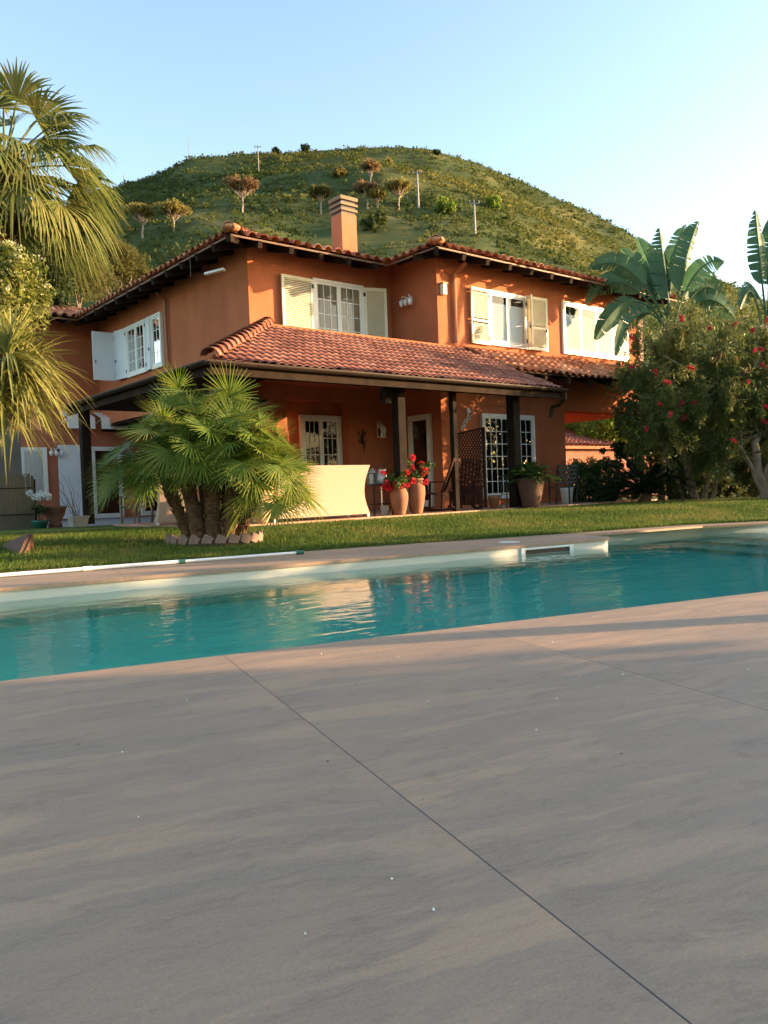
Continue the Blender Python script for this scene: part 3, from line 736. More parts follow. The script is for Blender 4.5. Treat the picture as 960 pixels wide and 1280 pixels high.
# windows ------------------------------------------------------
fr_tf = lambda y0: (lambda p: Vector((p.x, y0-p.y, p.z)))     # local: x along the wall, y outwards
lf_tf = lambda x0: (lambda p: Vector((x0-p.y, p.x, p.z)))
def window(tf, a0, a1, z0, z1, n=2, grid=None, curtain_or_glare=None, glass='glass', fw=.07, dep=.09, name='window', sash=.055, cur_z=None, sill=False):
    m = MB(tf)
    m.box((a0, .003, z0), (a0+fw, dep, z1)); m.box((a1-fw, .003, z0), (a1, dep, z1)); m.box((a0+fw, .003, z1-fw), (a1-fw, dep, z1)); m.box((a0+fw, .003, z0), (a1-fw, dep, z0+fw))
    wobj = m.build(name, MT['white'], villa)
    W = (a1-a0-2*fw)/n
    m = MB(tf); m.box((a0+fw, .002, z0+fw), (a1-fw, .006, z1-fw)); m.build('dark_interior', MT['dark_room'], wobj)  # dark panel on the solid wall stands in for the unlit room
    for k in range(n):
        b0 = a0+fw+k*W+.004; b1 = b0+W-.008; c0, c1 = z0+fw+.004, z1-fw-.004
        m = MB(tf); s = sash
        m.box((b0, .02, c0), (b0+s, dep-.015, c1)); m.box((b1-s, .02, c0), (b1, dep-.015, c1)); m.box((b0+s, .02, c1-s), (b1-s, dep-.015, c1)); m.box((b0+s, .02, c0), (b1-s, dep-.015, c0+s*1.3))
        if grid:
            nx, nz = grid
            for i in range(1, nx): x = b0+s+(b1-b0-2*s)*i/nx; m.box((x-.009, .042, c0+s), (x+.009, .058, c1-s))
            for i in range(1, nz): z = c0+s+(c1-c0-2*s)*i/nz; m.box((b0+s, .043, z-.009), (b1-s, .057, z+.009))
        m.build('sash', MT['white'], wobj)
        m = MB(tf); m.add([(b0+s, .05, c0+s), (b1-s, .05, c0+s), (b1-s, .05, c1-s), (b0+s, .05, c1-s)], [(0, 1, 2, 3)]); m.build('pane', MT[glass], wobj)
        if curtain_or_glare:
            ct = c1-s if cur_z is None else cur_z
            mm = MB(tf); N = 28; vs = []
            for i in range(N+1):
                x = b0+s+(b1-b0-2*s)*i/N; dd = .034+.006*math.sin(i*1.7)+.003*math.sin(i*3.1)
                vs += [(x, dd, c0+s), (x, dd, ct)]
            mm.add(vs, [(2*i, 2*i+2, 2*i+3, 2*i+1) for i in range(N)]); mm.build('curtain', MT[curtain_or_glare if not isinstance(curtain_or_glare, (list, tuple)) else curtain_or_glare[k]], wobj, smooth=True)
    if sill:
        m = MB(tf); m.box((a0-.05, .003, z0-.06), (a1+.05, dep+.05, z0)); m.build('sill', MT['white'], wobj)
    return wobj
def shutter(hx, hy, dx, dy, wd, z0, z1, mat, louvre=True, th=.04):
    """leaf hinged at (hx,hy), reaching along the unit vector (dx,dy)"""
    e = Vector((dx, dy, 0)).normalized(); nrm = Vector((e.y, -e.x, 0))
    tf = lambda p: Vector((hx, hy, 0))+e*p.x+nrm*p.y+Vector((0, 0, p.z))
    m = MB(tf); f = .075
    m.box((0, -th/2, z0), (f, th/2, z1)); m.box((wd-f, -th/2, z0), (wd, th/2, z1)); m.box((f, -th/2, z1-f), (wd-f, th/2, z1)); m.box((f, -th/2, z0), (wd-f, th/2, z0+f))
    zm = z0+(z1-z0)*.42
    if louvre:
        m.box((f, -th/2, zm-.03), (wd-f, th/2, zm+.03))
        z = z0+f+.01
        while z < z1-f-.03:
            if abs(z+.015-zm) > .045:
                q = m.tf; m.add([(f, -.017, z), (wd-f, -.017, z), (wd-f, .017, z+.030), (f, .017, z+.030), (f, -.017, z+.008), (wd-f, -.017, z+.008), (wd-f, .017, z+.038), (f, .017, z+.038)],
                                [(0, 1, 2, 3), (7, 6, 5, 4), (0, 4, 5, 1), (3, 2, 6, 7), (1, 5, 6, 2), (0, 3, 7, 4)])
            z += .042
    else:
        m.box((f, -th/2+.010, z0+f), (wd-f, th/2-.010, z1-f))
    o = m.build('shutter', MT[mat], villa)
    h = MB(tf)
    for z in (z0+.18, z1-.18): h.box((-.01, -th/2-.012, z-.05), (.05, -th/2, z+.05)); h.box((-.01, th/2, z-.05), (.05, th/2+.012, z+.05))
    h.box((wd-.08, th/2, zm-.10), (wd-.06, th/2+.025, zm-.02)); h.box((wd-.08, -th/2-.025, zm-.10), (wd-.06, -th/2, zm-.02))
    h.build('hinge', MT['iron'], o)
    return o
F1, F2 = fr_tf(Yw), fr_tf(Yb)
# upper left window above the porch roof: a french door on the balcony
window(F1, 11.28, 12.84, 3.6, 6.0, 2, (3, 6), ['curtain_beige', 'curtain_beige'])
shutter(11.28, 16.20, -1, -.03, .92, 3.62, 5.96, 'shutter')
shutter(12.84, 16.19, 1, -.38, .62, 3.62, 5.96, 'shutter')
# block: window with two louvred shutters
window(F2, 15.62, 17.13, 4.46, 5.90, 2, None, 'curtain', cur_z=5.58, dep=.07)  # white sheet stands in for sky glare on glass, bare top for eave
shutter(15.62, 14.43, -1, -.03, .70, 4.44, 5.88, 'shutter'); shutter(17.13, 14.43, 1, -.05, .80, 4.46, 5.92, 'shutter')
sh = shutter(17.10, 14.40, -.55, -1, .36, 4.5, 5.86, 'shutter')
# block: long window of four lights
window(F2, 18.70, 21.9, 4.47, 5.98, 4, None, 'curtain', cur_z=5.62, dep=.07)  # same sheet in place of the sky and eave reflections
# ground floor
window(F2, 15.2, 17.28, .42, 2.65, 2, (4, 6), None, 'glass_dark', name='french_window')
window(fr_tf(Yw+.30), 10.95, 12.2, .30, 2.68, 2, (3, 5), None, 'glass_dim', name='french_window', fw=.09)
window(lf_tf(13.83), 14.85, 15.68, .3, 2.64, 1, None, None, 'glass_dim', name='side_door', fw=.08)
# left facade upper windows
L1 = lf_tf(Xl)
window(L1, 22.05, 23.45, 4.40, 5.90, 2, (2, 4), None)
window(L1, 20.95, 21.65, 4.40, 5.90, 1, (2, 4), None)
shutter(9.46, 23.45, -.12, 1, .72, 4.42, 5.9, 'shutter_white', False)
shutter(9.40, 24.19, -1, .0, .70, 4.40, 5.86, 'shutter_white', False)
shutter(9.46, 22.05, -.10, -1, .42, 4.42, 5.9, 'shutter_white', False)
# left wing, ground floor
K = fr_tf(Yk)
window(K, 9.12, 10.12, .18, 2.5, 1, None, None, 'glass_dark', name='sliding_door')
window(K, 10.72, 11.55, .2, 2.4, 1, (2, 1), None, 'glass_dark', name='side_door')
window(K, 6.95, 7.75, .95, 2.47, 1, None, ['curtain'], 'glass', name='window')
shutter(8.08, 25.93, 1, -.05, .78, .22, 2.55, 'shutter_white', False)
# dark boards added to deepen the shade under side porch and loggia
m = MB(); m.prism([(6.42, 12.5), (9.46, 15.54), (9.46, 18.5), (6.42, 18.5)], 2.84, 2.87); m.box((Xl, 18.503, 3.12), (11.55, 25.95, 3.15)); m.build('porch_ceiling', MT['wood_dark'], villa)
# ================================================================ PLANTS
def clump_leaves(clumps, per, L, Wd, droop=0.0, outward=.6, flat=1.0):
    """clumps: list of (x,y,z,r)"""
    cs = []; ds = []
    for (x, y, z, r) in clumps:
        k = max(4, int(per*random.uniform(.7, 1.3)))
        u = rnd_dirs(k); rad = r*RNG.uniform(.25, 1, (k, 1))**.55
        p = u*rad*np.array([1, 1, flat])+np.array([x, y, z])
        d = nrm(u*outward+rnd_dirs(k)*.7+np.array([0, 0, -droop]))
        cs.append(p); ds.append(d)
    c = np.concatenate(cs); d = np.concatenate(ds); n = len(c)
    return leaf_quads(c, d, L*RNG.uniform(.65, 1.3, n), Wd*RNG.uniform(.7, 1.25, n), bend=.08)
def limb(m, p, q, r0, r1, n=6, wob=.06, k=5):
    p, q = Vector(p), Vector(q); L = (q-p).length; pts = []; rs = []
    for i in range(k+1):
        t = i/k; o = Vector((random.uniform(-1, 1), random.uniform(-1, 1), random.uniform(-.5, .5)))*wob*L*(0 if i in (0, k) else 1)
        pts.append(p.lerp(q, t)+o); rs.append(r0+(r1-r0)*t)
    m.tube(pts, rs, n)
LM = {}
LM['fan'] = leafmat('fan_leaf', [(.065, .125, .018), (.12, .195, .028), (.20, .25, .04), (.32, .31, .07)], .42, .45, .35, .9)
LM['wash'] = leafmat('washingtonia_leaf', [(.055, .090, .024), (.105, .140, .036), (.175, .190, .052), (.28, .26, .09)], .42, .5, .3, .7)
LM['citrus'] = leafmat('shrub_leaf', [(.11, .14, .025), (.18, .20, .04), (.28, .27, .07)], .4, .4, .4, 2)
LM['yucca'] = leafmat('strap_leaf', [(.13, .15, .035), (.24, .235, .06), (.38, .34, .12)], .3, .45, .35, 1.5)
LM['bottle'] = leafmat('bottlebrush_leaf', [(.045, .070, .022), (.078, .110, .030), (.14, .165, .042), (.24, .21, .06)], .42, .5, .25, .9)
LM['strel'] = leafmat('strelitzia_leaf', [(.05, .12, .06), (.07, .155, .075), (.105, .20, .09)], .38, .5, .3, .8)
LM['cycad'] = leafmat('cycad_leaf', [(.010, .024, .010), (.018, .038, .014), (.03, .05, .016)], .15, .4, .45, 1)
LM['hedge'] = leafmat('hedge_leaf', [(.020, .042, .012), (.035, .065, .016), (.06, .09, .02)], .2, .5, .3, 2)
LM['tree'] = leafmat('tree_leaf', [(.035, .055, .012), (.07, .095, .02), (.12, .13, .03)], .35, .55, .2, .5)
LM['bright'] = leafmat('bright_leaf', [(.10, .17, .018), (.17, .25, .03), (.26, .32, .05)], .45, .5, .25, .6)
LM['pine'] = leafmat('pine_leaf', [(.07, .075, .022), (.12, .115, .032), (.18, .15, .05)], .4, .6, .15, .5)
LM['cypress'] = leafmat('cypress_leaf', [(.018, .034, .012), (.032, .05, .016), (.05, .065, .02)], .15, .6, .15, .8)
LM['fern'] = leafmat('fern_leaf', [(.03, .065, .012), (.05, .10, .018), (.085, .14, .025)], .35, .5, .25, 3)
LM['geran'] = leafmat('geranium_leaf', [(.035, .07, .015), (.06, .11, .022), (.09, .14, .03)], .3, .5, .25, 4)
LM['red'] = leafmat('red_petal', [(.45, .01, .02), (.62, .02, .03), (.75, .05, .05)], .25, .6, .2, 4)
LM['brush'] = leafmat('bottlebrush_flower', [(.42, .016, .035), (.60, .04, .065), (.72, .14, .13)], .25, .6, .2, 4)
LM['cream'] = leafmat('cream_flower', [(.62, .58, .34), (.75, .71, .48)], .25, .6, .2, 4)
LM['whitefl'] = leafmat('white_flower', [(.66, .68, .66), (.80, .82, .80)], .25, .6, .2, 4)

# ---- fan palms
def fan_frond(c, p, Rr, nseg, spread, droop, fold=.12, stiff=.55, split=.5):
    """blade of one fan leaf: c hastula, p axis; returns V, F of strips"""
    c = np.array(c); p = np.array(p)/np.linalg.norm(p)
    up = np.array([0, 0, 1.0]); n = up-p*up.dot(p)
    if np.linalg.norm(n) < .1: n = np.array([1.0, 0, 0])
    n /= np.linalg.norm(n); roll = random.uniform(-.45, .45); s = np.cross(p, n)
    n, s = n*math.cos(roll)+s*math.sin(roll), s*math.cos(roll)-n*math.sin(roll)
    V = []; F = []
    ts = [0, .3, .55, .78, 1.0]; da = 2*spread/nseg
    for k in range(nseg):
        a = -spread+da*(k+.5)+random.uniform(-.25, .25)*da
        d = p*math.cos(a)+s*math.sin(a)+n*(fold*abs(math.sin(a))+random.uniform(-.05, .05)); d /= np.linalg.norm(d)
        sd = np.cross(d, n); sd /= np.linalg.norm(sd)
        L = Rr*(.72+.28*math.cos(a*.8))*random.uniform(.9, 1.06); dr = droop*random.uniform(.75, 1.3)
        b = len(V); lst = None
        for i, t in enumerate(ts):
            q = c+d*L*t; g = max(0, t-stiff*.6)**1.6*dr*L*1.6
            q = q-up*g
            w_ = min(da*.52*L*t, da*.52*L*split)*(1 if t < split+.02 else max(.08, (1-t)/(1-split)))+.0015
            V += [q-sd*w_, q+sd*w_+n*w_*.5]
        for i in range(len(ts)-1): F.append((b+2*i, b+2*i+1, b+2*i+3, b+2*i+2))
    return V, F
def add_frond(parent, base, p, petL, Rr, nseg, spread, droop, mat, name='frond', stiff=.55, pr=.012, split=.5, tilt=.0):
    m = MB(); base = Vector(base); p = Vector(p).normalized(); pts = []
    for i in range(5):
        t = i/4; pts.append(base+p*petL*t-Vector((0, 0, 1))*(.14*petL*t*t))
    m.tube(pts, [pr*1.5, pr*1.2, pr, pr*.9, pr*.8], 4, cap=False)
    tip = (pts[-1]-pts[-2]).normalized(); tip = (tip-Vector((0, 0, tilt*math.hypot(tip.x, tip.y)))).normalized()
    V, F = fan_frond(pts[-1], tip, Rr, nseg, spread, droop, stiff=stiff, split=split)
    m.add([Vector(v) for v in V], F)
    return m.build(name, mat, parent)

# tall fan palm at the left edge
pc = at(6, 210, 12.0)
wash = root('fan_palm', 'tall fan palm with drooping golden green fronds rising above the flowering shrub at the left', 'palm', (pc.x, pc.y, .02))
m = MB(); pb = pc-RIGHT*.95; m.tube([(pb.x, pb.y, 0), (pb.x+RIGHT.x*.12, pb.y+RIGHT.y*.12, 2), pc-RIGHT*.35-UPV*1.6, pc-RIGHT*.08-UPV*.6, pc+UPV*.1], [.30, .24, .22, .28, .16], 14)
for i in range(170):      # old leaf bases
    q = random.uniform(0, 1); a = random.uniform(0, 6.28); r = .25
    b = pc-UPV*(1.6*q)-RIGHT*(.35*q*q)+Vector((r*math.cos(a), r*math.sin(a), 0)); m.bar(b, b+Vector((math.cos(a)*.13, math.sin(a)*.13, .22)), .05, .012)
m.build('trunk', MT['bark_palm'], wash)
rs = random.Random(3)
for i in range(58):
    az = i*2.39996+rs.uniform(-.2, .2); el = R(88-math.sqrt(i/58)*120+rs.uniform(-8, 8))
    d = Vector((math.cos(az)*math.cos(el), math.sin(az)*math.cos(el), math.sin(el)))
    add_frond(wash, (pc.x+d.x*.1, pc.y+d.y*.1, pc.z-.1+.25*math.sin(el)), d, rs.uniform(.72, 1.05), rs.uniform(.66, .84), 34, 1.55, rs.uniform(.55, .95)*(1 if el < .6 else .4), LM['wash'], stiff=.8, pr=.016, split=.54, tilt=rs.uniform(.1, .7))

# clumping fan palm by the terrace
cb = at(268, 668, 11.6); cz = .10
cham = root('dwarf_fan_palm', 'bushy multi-trunk fan palm in a brick-edged bed beside the terrace', 'palm', (cb.x, cb.y, cz))
heads = [(-.02, 0, 1.15, .095, .1), (-.48, .0, 1.25, .085, -.18), (.42, -.05, 1.0, .08, .22), (-.24, .3, 1.55, .075, 0), (.24, .35, 1.42, .07, .1), (.74, .1, .72, .065, .40), (-.85, .2, 1.0, .065, -.4)]
rs = random.Random(11); specs = []
for hi, (du, dd, hz, tr, ln) in enumerate(heads):
    top = cb+RIGHT*du+FWD*dd; top = Vector((top.x, top.y, cz+hz+.20)); bs = cb+RIGHT*(du*.45)+FWD*(dd*.6); bs = Vector((bs.x, bs.y, cz))
    m = MB(); pts = [bs.lerp(top, t)+Vector((0, 0, .06*math.sin(t*3.1))) for t in (0, .25, .5, .75, 1)]
    m.tube(pts, [tr*1.35, tr*1.2, tr*1.2, tr*1.3, tr*.9], 10)
    for i in range(70):
        t = rs.uniform(.05, 1); c = bs.lerp(top, t); a = rs.uniform(0, 6.28); r = tr*1.15
        b = c+Vector((r*math.cos(a), r*math.sin(a), 0)); m.bar(b, b+Vector((math.cos(a)*.05, math.sin(a)*.05, .09)), .035, .008)
    m.build('trunk', MT['bark_palm'], cham)
    nf = (27, 24, 24, 26, 24, 21, 20)[hi]
    for i in range(nf):
        az = i*2.39996+hi; el = R(86-math.sqrt((i+.5)/nf)*(122 if hi in (5, 6) else 110)+rs.uniform(-7, 7))
        d = Vector((math.cos(az)*math.cos(el), math.sin(az)*math.cos(el), math.sin(el)))+(RIGHT*ln*.5)
        specs.append((-(d.dot(FWD))+.35*d.z-.6*dd, top, d))
specs.sort(key=lambda q: -q[0])
for q, top, d in specs[:100]:
    add_frond(cham, top, d, rs.uniform(.38, .70), rs.uniform(.46, .60), 34, 2.05, rs.uniform(.0, .14), LM['fan'], stiff=.9, pr=.007, split=.34, tilt=rs.uniform(.35, 1.1))
m = MB()
for q, top, d in specs[100:]:
    V, F = fan_frond(top+d.normalized()*rs.uniform(.38, .70)-Vector((0, 0, .05)), d.normalized()-Vector((0, 0, rs.uniform(.3, 1.0)*math.hypot(d.x, d.y))), rs.uniform(.46, .60), 28, 2.05, rs.uniform(.0, .14), stiff=.9, split=.34); m.add([Vector(v) for v in V], F)
m.build('frond_mass', LM['fan'], cham)['kind'] = 'stuff'
m = MB(); m.lathe((cb.x, cb.y, cz-.06), [(.60, 0), (.60, .05), (.35, .10), (.0, .12)], 20); bedo = m.build('soil', MT['soil'], cham)
# brick edging: each brick leans on its neighbour
for k in range(12):
    a = R(-172+k*16.0); r = .66
    ctr = cb+RIGHT*(r*math.cos(a))+FWD*(r*math.sin(a)*.75)
    ex = (RIGHT*(-math.sin(a))+FWD*(math.cos(a)*.75)).normalized(); ez = (Vector((0, 0, 1))*.88+ex*.42).normalized(); ey = ex.cross(Vector((0, 0, 1))).normalized(); exx = ey.cross(ez)
    o = Vector((ctr.x, ctr.y, cz-.02))
    m = MB(lambda p, o=o, ex=exx, ey=ey, ez=ez: o+ex*p.x+ey*p.y+ez*p.z); m.box((-.07, -.035, 0), (.07, .035, .135))
    tag(m.build('edging_brick', MT['brick'], origin=tuple(o), bevel=.006), 'slanting brick in the low edging round the bushy fan palm', 'brick', 'edging bricks round the fan palm')

# flowering shrub at the left edge
def leafy(name, label, cat, base, clumps, per, L, W, mat, trunks=(), tmat='bark', flowers=None, group=None, droop=0, **k):
    t = root(name, label, cat, base, group)
    m = MB()
    for (p, q, r0, r1) in trunks: limb(m, p, q, r0, r1)
    if trunks: m.build('trunk', MT[tmat], t)
    V = clump_leaves(clumps, per, L, W, droop, **k); mesh_np('crown', V, quads(len(V)//4), LM[mat], t)
    return t
def blob_clumps(c, rx, ry, rz, n, r0, r1, shell=.5, cut=None):
    out = []; c = Vector(c)
    while len(out) < n:
        u = rnd_dirs(1)[0]; s = random.uniform(shell, 1.0)
        p = c+RIGHT*(u[0]*rx*s)+FWD*(u[1]*ry*s)+Vector((0, 0, u[2]*rz*s))
        if cut and cut(p): continue
        out.append((p.x, p.y, p.z, random.uniform(r0, r1)))
    return out
c = at(-6, 368, 9.8)
cl = blob_clumps(c, .60, .5, .72, 110, .10, .2, .4)
sh = leafy('flowering_shrub', 'pale green shrub covered in small cream flower clusters at the left edge', 'shrub', (c.x, c.y, .02), cl, 60, .095, .034, 'citrus', [((c.x-.7, c.y+.5, 0), (c.x-.1, c.y+.1, c.z-.4), .06, .04), ((c.x-.1, c.y+.1, c.z-.4), (c.x-.3, c.y+.2, c.z+.2), .04, .02), ((c.x-.1, c.y+.1, c.z-.4), (c.x+.3, c.y, c.z+.3), .04, .015)])
fl = [(x+random.uniform(-.05, .05), y+random.uniform(-.05, .05), z+r*.8, .035) for x, y, z, r in cl for _ in (0, 1)]
V = clump_leaves(fl, 12, .030, .022); mesh_np('flowers', V, quads(len(V)//4), LM['cream'], sh)['kind'] = 'stuff'

# strap leaved plant below it
def strap(V, F, base, d, L, w, droop):
    base = np.array(base); d = np.array(d)/np.linalg.norm(d); up = np.array([0, 0, 1.])
    s = np.cross(d, up); s = s/np.linalg.norm(s) if np.linalg.norm(s) > .05 else np.array([1., 0, 0]); b = len(V); n = np.cross(s, d)
    for i in range(6):
        t = i/5; q = base+d*L*t-up*droop*L*t*t; ww = w*(.6+.5*t if t < .4 else .8*(1-t)/.6+.02)
        V += [q-s*ww+n*ww*.4, q, q+s*ww+n*ww*.4]
    for i in range(5):
        F += [(b+3*i, b+3*i+1, b+3*i+4, b+3*i+3), (b+3*i+1, b+3*i+2, b+3*i+5, b+3*i+4)]
yb = at(-95, 500, 9.0)
yu = root('strap_leaf_plant', 'spiky plant with long drooping yellow green strap leaves at the left edge', 'plant', (yb.x, yb.y, .02))
m = MB(); rs = random.Random(5)
for (u, v, dd) in ((16, 430, 9.0), (-8, 470, 9.1), (22, 468, 8.9), (-15, 425, 9.3), (2, 498, 8.8), (-30, 500, 8.7), (10, 448, 8.6), (34, 452, 9.1), (28, 488, 9.0)):
    h = at(u, v, dd); limb(m, (yb.x+rs.uniform(-.1, .1), yb.y, 0), h-RIGHT*.06, .05, .03, 7, .04)
    V = []; F = []
    for i in range(105):
        az = rs.uniform(0, 6.28); el = R(rs.uniform(-35, 80)); d = (math.cos(az)*math.cos(el), math.sin(az)*math.cos(el), math.sin(el))
        strap(V, F, h+Vector(d)*.03, d, rs.uniform(.50, .76), .026, rs.uniform(.15, .85))
    o = MB(); o.add([Vector(q) for q in V], F); o.build('leaf_rosette', LM['yucca'], yu)
m.build('trunk', MT['bark_grey'], yu)

# ---- right side: bottlebrush trees
def bottlebrush(name, label, crown, rx, rz, base, stems, ncl, per, nfl, seed, ry=None):
    random.seed(seed); c = Vector(crown); ry = ry or rx*.8
    t = root(name, label, 'tree', base)
    m = MB(); bx = Vector(base)
    for (du, dz, r0, bu) in stems:
        p0 = bx+RIGHT*bu; p1 = bx+RIGHT*(du*.45+bu)+Vector((0, 0, 1.1)); p2 = c+RIGHT*du+Vector((0, 0, dz))
        limb(m, p0, p1, r0, r0*.8, 9, .04); limb(m, p1, p2, r0*.8, r0*.3, 8, .07)
        for _ in range(5):
            e = c+RIGHT*random.uniform(-rx, rx)*.8+FWD*random.uniform(-ry, ry)*.8+Vector((0, 0, random.uniform(-.5, .8)*rz)); limb(m, p1.lerp(p2, random.uniform(.3, 1)), e, r0*.32, .012, 5, .1)
    m.build('trunk', MT['bark'], t)
    cl = blob_clumps(c, rx, ry, rz, ncl, .16, .38, .25)
    # weeping tips: strings of leaf clumps hanging from the outside
    tips = []
    for x, y, z, r in random.sample(cl, ncl//3):
        for k in range(3): tips.append((x+random.uniform(-.05, .05), y+random.uniform(-.05, .05), z-.15*k-.1, .11))
    V = clump_leaves(cl+tips, per, .13, .019, droop=.35, outward=.8); mesh_np('crown', V, quads(len(V)//4), LM['bottle'], t)
    outs = sorted(cl, key=lambda q: (Vector(q[:3])-c).dot(-FWD)/rx+.25*(q[2]-c.z)/rz+random.uniform(-.8, .8), reverse=True)[:nfl]
    for (x, y, z, r) in outs:
        ctr = Vector((x, y, z))+(Vector((x, y, z))-c).normalized()*r*.7-FWD*.12
        ax = Vector((random.uniform(-.6, .6), random.uniform(-.6, .6), random.uniform(-.4, 1))).normalized(); L = random.uniform(.11, .17)
        kk = 170; tt = RNG.uniform(-.5, .5, kk); dirs = rnd_dirs(kk); axv = np.array(ax); dirs = nrm(dirs-axv*(dirs@axv)[:, None]+axv*.25)
        cc = np.array(ctr)+axv*(tt*L)[:, None]+dirs*.022
        V = leaf_quads(cc, dirs, .065, .010); mesh_np('flower', V, quads(kk), LM['brush'], t)
    return t
b1 = at(868, 619, 20.0); b1 = Vector((b1.x, b1.y, .2))
bottlebrush('bottlebrush_tree', 'bottlebrush tree with red flowers standing before the right end of the villa', at(862, 488, 19.0), 1.75, 2.15, tuple(b1), [(-.5, .2, .13, 0), (.3, .0, .10, .22), (-1.0, -.3, .05, -.25), (1.0, -.2, .06, .4)], 290, 105, 34, 21)
b2 = at(957, 624, 18.8); b2 = Vector((b2.x, b2.y, .2))
bottlebrush('bottlebrush_tree', 'bottlebrush tree with a pale leaning trunk at the right edge', at(978, 490, 19.2), 1.65, 1.95, tuple(b2), [(-.4, -.3, .12, 0), (.4, .1, .09, -.05), (-1.1, -.9, .06, 0)], 250, 105, 20, 22)
random.seed(31)

# ---- giant bird of paradise
def paddle(parent, base, ctrl, tip, wd, nst, seed, blade0=.34):
    rs = random.Random(seed); base, ctrl, tip = Vector(base), Vector(ctrl), Vector(tip)
    bz = lambda t: base*(1-t)**2+ctrl*2*t*(1-t)+tip*t*t
    dbz = lambda t: ((ctrl-base)*2*(1-t)+(tip-ctrl)*2*t).normalized()
    m = MB(); m.tube([bz(i/10) for i in range(11)], [.035-.0027*i for i in range(11)], 5)
    side0 = dbz(.6).cross(FWD)
    if side0.length < .2: side0 = RIGHT.copy()
    side0.normalize(); tw = rs.uniform(-.7, .7)
    for sgn in (-1, 1):
        fold = rs.uniform(.3, .5); edge = []
        for k in range(nst+1):
            x = k/nst; t = blade0+(1-blade0)*x; d0 = dbz(min(t, .995)); s = (side0*math.cos(tw)+FWD*math.sin(tw)); s = (s-d0*s.dot(d0)).normalized()*sgn
            ww = wd*max(.02, math.sin(math.pi*min(1, x**.7*.97+.03)))**.55; nn = s.cross(d0).normalized()*sgn
            fold += rs.uniform(-.06, .06)
            edge.append((bz(t), s*ww*math.cos(fold)+nn*ww*math.sin(fold)+d0*ww*.22, nn*ww, d0))
        drop = 0
        for k in range(nst):
            (p, o0, n0, d0), (q, o1, n1, d1) = edge[k], edge[k+1]
            tear = .06 if rs.random() < .42 else 0.0
            if tear: drop = rs.uniform(0, .10)
            g = Vector((0, 0, -drop*wd)); a0, a1 = p+o0+g, q+o1+g-d1*tear
            m0, m1 = p+o0*.55+n0*.06+g*.4, q+o1*.55+n1*.06+g*.4-d1*tear*.4
            m.add([p, q, m1, m0, a1, a0], [(0, 1, 2, 3), (3, 2, 4, 5)])
    return m.build('leaf', LM['strel'], parent)
def strelitzia(name, label, crown, dist, tips, wd, base_dr=0, seed=1):
    c = at(*crown, dist); t = root(name, label, 'plant', (c.x, c.y, .1))
    m = MB()
    for k in range(3):
        o = RIGHT*((k-1)*.22)+FWD*(.1*k); m.tube([Vector((c.x, c.y, .05))+o*1.6, Vector((c.x, c.y, c.z*.5))+o*1.2, c+o*.6], [.13, .12, .09], 8)
    m.build('trunk', MT['bark_grey'], t)
    rs = random.Random(seed)
    for i, (u, v, cu, cv, dz) in enumerate(tips):
        tip = at(u, v, dist+dz); ct = at(cu, cv, dist+dz*.4); b = c+RIGHT*rs.uniform(-.12, .12)
        paddle(t, b, ct, tip, wd*rs.uniform(.9, 1.1), 17, seed*50+i)
    return t
strelitzia('bird_of_paradise_plant', 'giant bird of paradise plant with torn paddle leaves fanned before the villa roof end', (838, 420), 22.5,
           [(873, 276, 850, 330, -.2), (857, 280, 834, 330, .5), (824, 285, 832, 350, .1), (797, 296, 822, 350, .6), (905, 326, 862, 318, -.3), (735, 337, 790, 300, -.2), (733, 378, 780, 310, .3), (744, 424, 790, 330, -.5),
            (905, 372, 870, 330, .4), (880, 350, 860, 340, .9), (775, 310, 815, 340, .9), (770, 445, 800, 350, -.3), (920, 400, 880, 340, .2)], .38, seed=2)
strelitzia('bird_of_paradise_plant', 'giant bird of paradise plant with upright leaves at the far right edge', (957, 405), 21.0,
           [(944, 263, 950, 330, 0), (965, 270, 960, 330, .3), (990, 300, 970, 330, .1), (925, 385, 940, 335, -.2), (1010, 360, 985, 320, .2), (930, 352, 944, 350, .5), (995, 410, 985, 350, -.2)], .28, seed=5)

# ---- cycad
cc_ = at(806, 616, 20.0)
cy_ = root('cycad', 'dark cycad with arching feathery fronds on the lawn under the bottlebrush', 'plant', (cc_.x, cc_.y, .2))
m = MB(); m.tube([(cc_.x, cc_.y, .1), (cc_.x, cc_.y, cc_.z)], [.17, .15], 10); m.build('trunk', MT['bark_palm'], cy_)
rs = random.Random(8)
for i in range(64):
    az = i*2.39996; el = R(84-math.sqrt((i+.5)/64)*86); L = rs.uniform(1.3, 1.75)
    d = np.array([math.cos(az)*math.cos(el), math.sin(az)*math.cos(el), math.sin(el)]); up = np.array([0, 0, 1.])
    V = []; n = 34; cs = []; ds = []
    s = np.cross(d, up); s /= np.linalg.norm(s)
    pts = [np.array(cc_)+d*L*t-up*.42*L*t*t for t in np.linspace(0, 1, n)]
    for k in range(4, n):
        t = k/n; tan = d-up*.84*t; tan /= np.linalg.norm(tan); nn_ = np.cross(s, tan); lw = .19*math.sin(math.pi*min(1, t*.9+.08))**.6
        for sg in (-1, 1):
            dd = tan*.55+s*sg+nn_*.35; dd /= np.linalg.norm(dd); cs.append(pts[k]+dd*lw/2); ds.append(dd)
    V = leaf_quads(np.array(cs), np.array(ds), .24, .032, np.tile(up, (len(cs), 1))); 
    o = MB(); o.tube([Vector(p) for p in pts[::4]], .008, 4); nv = len(o.v); o.add([Vector(v) for v in V], [tuple(q) for q in quads(len(V)//4)])
    o.build('frond', LM['cycad'], cy_)
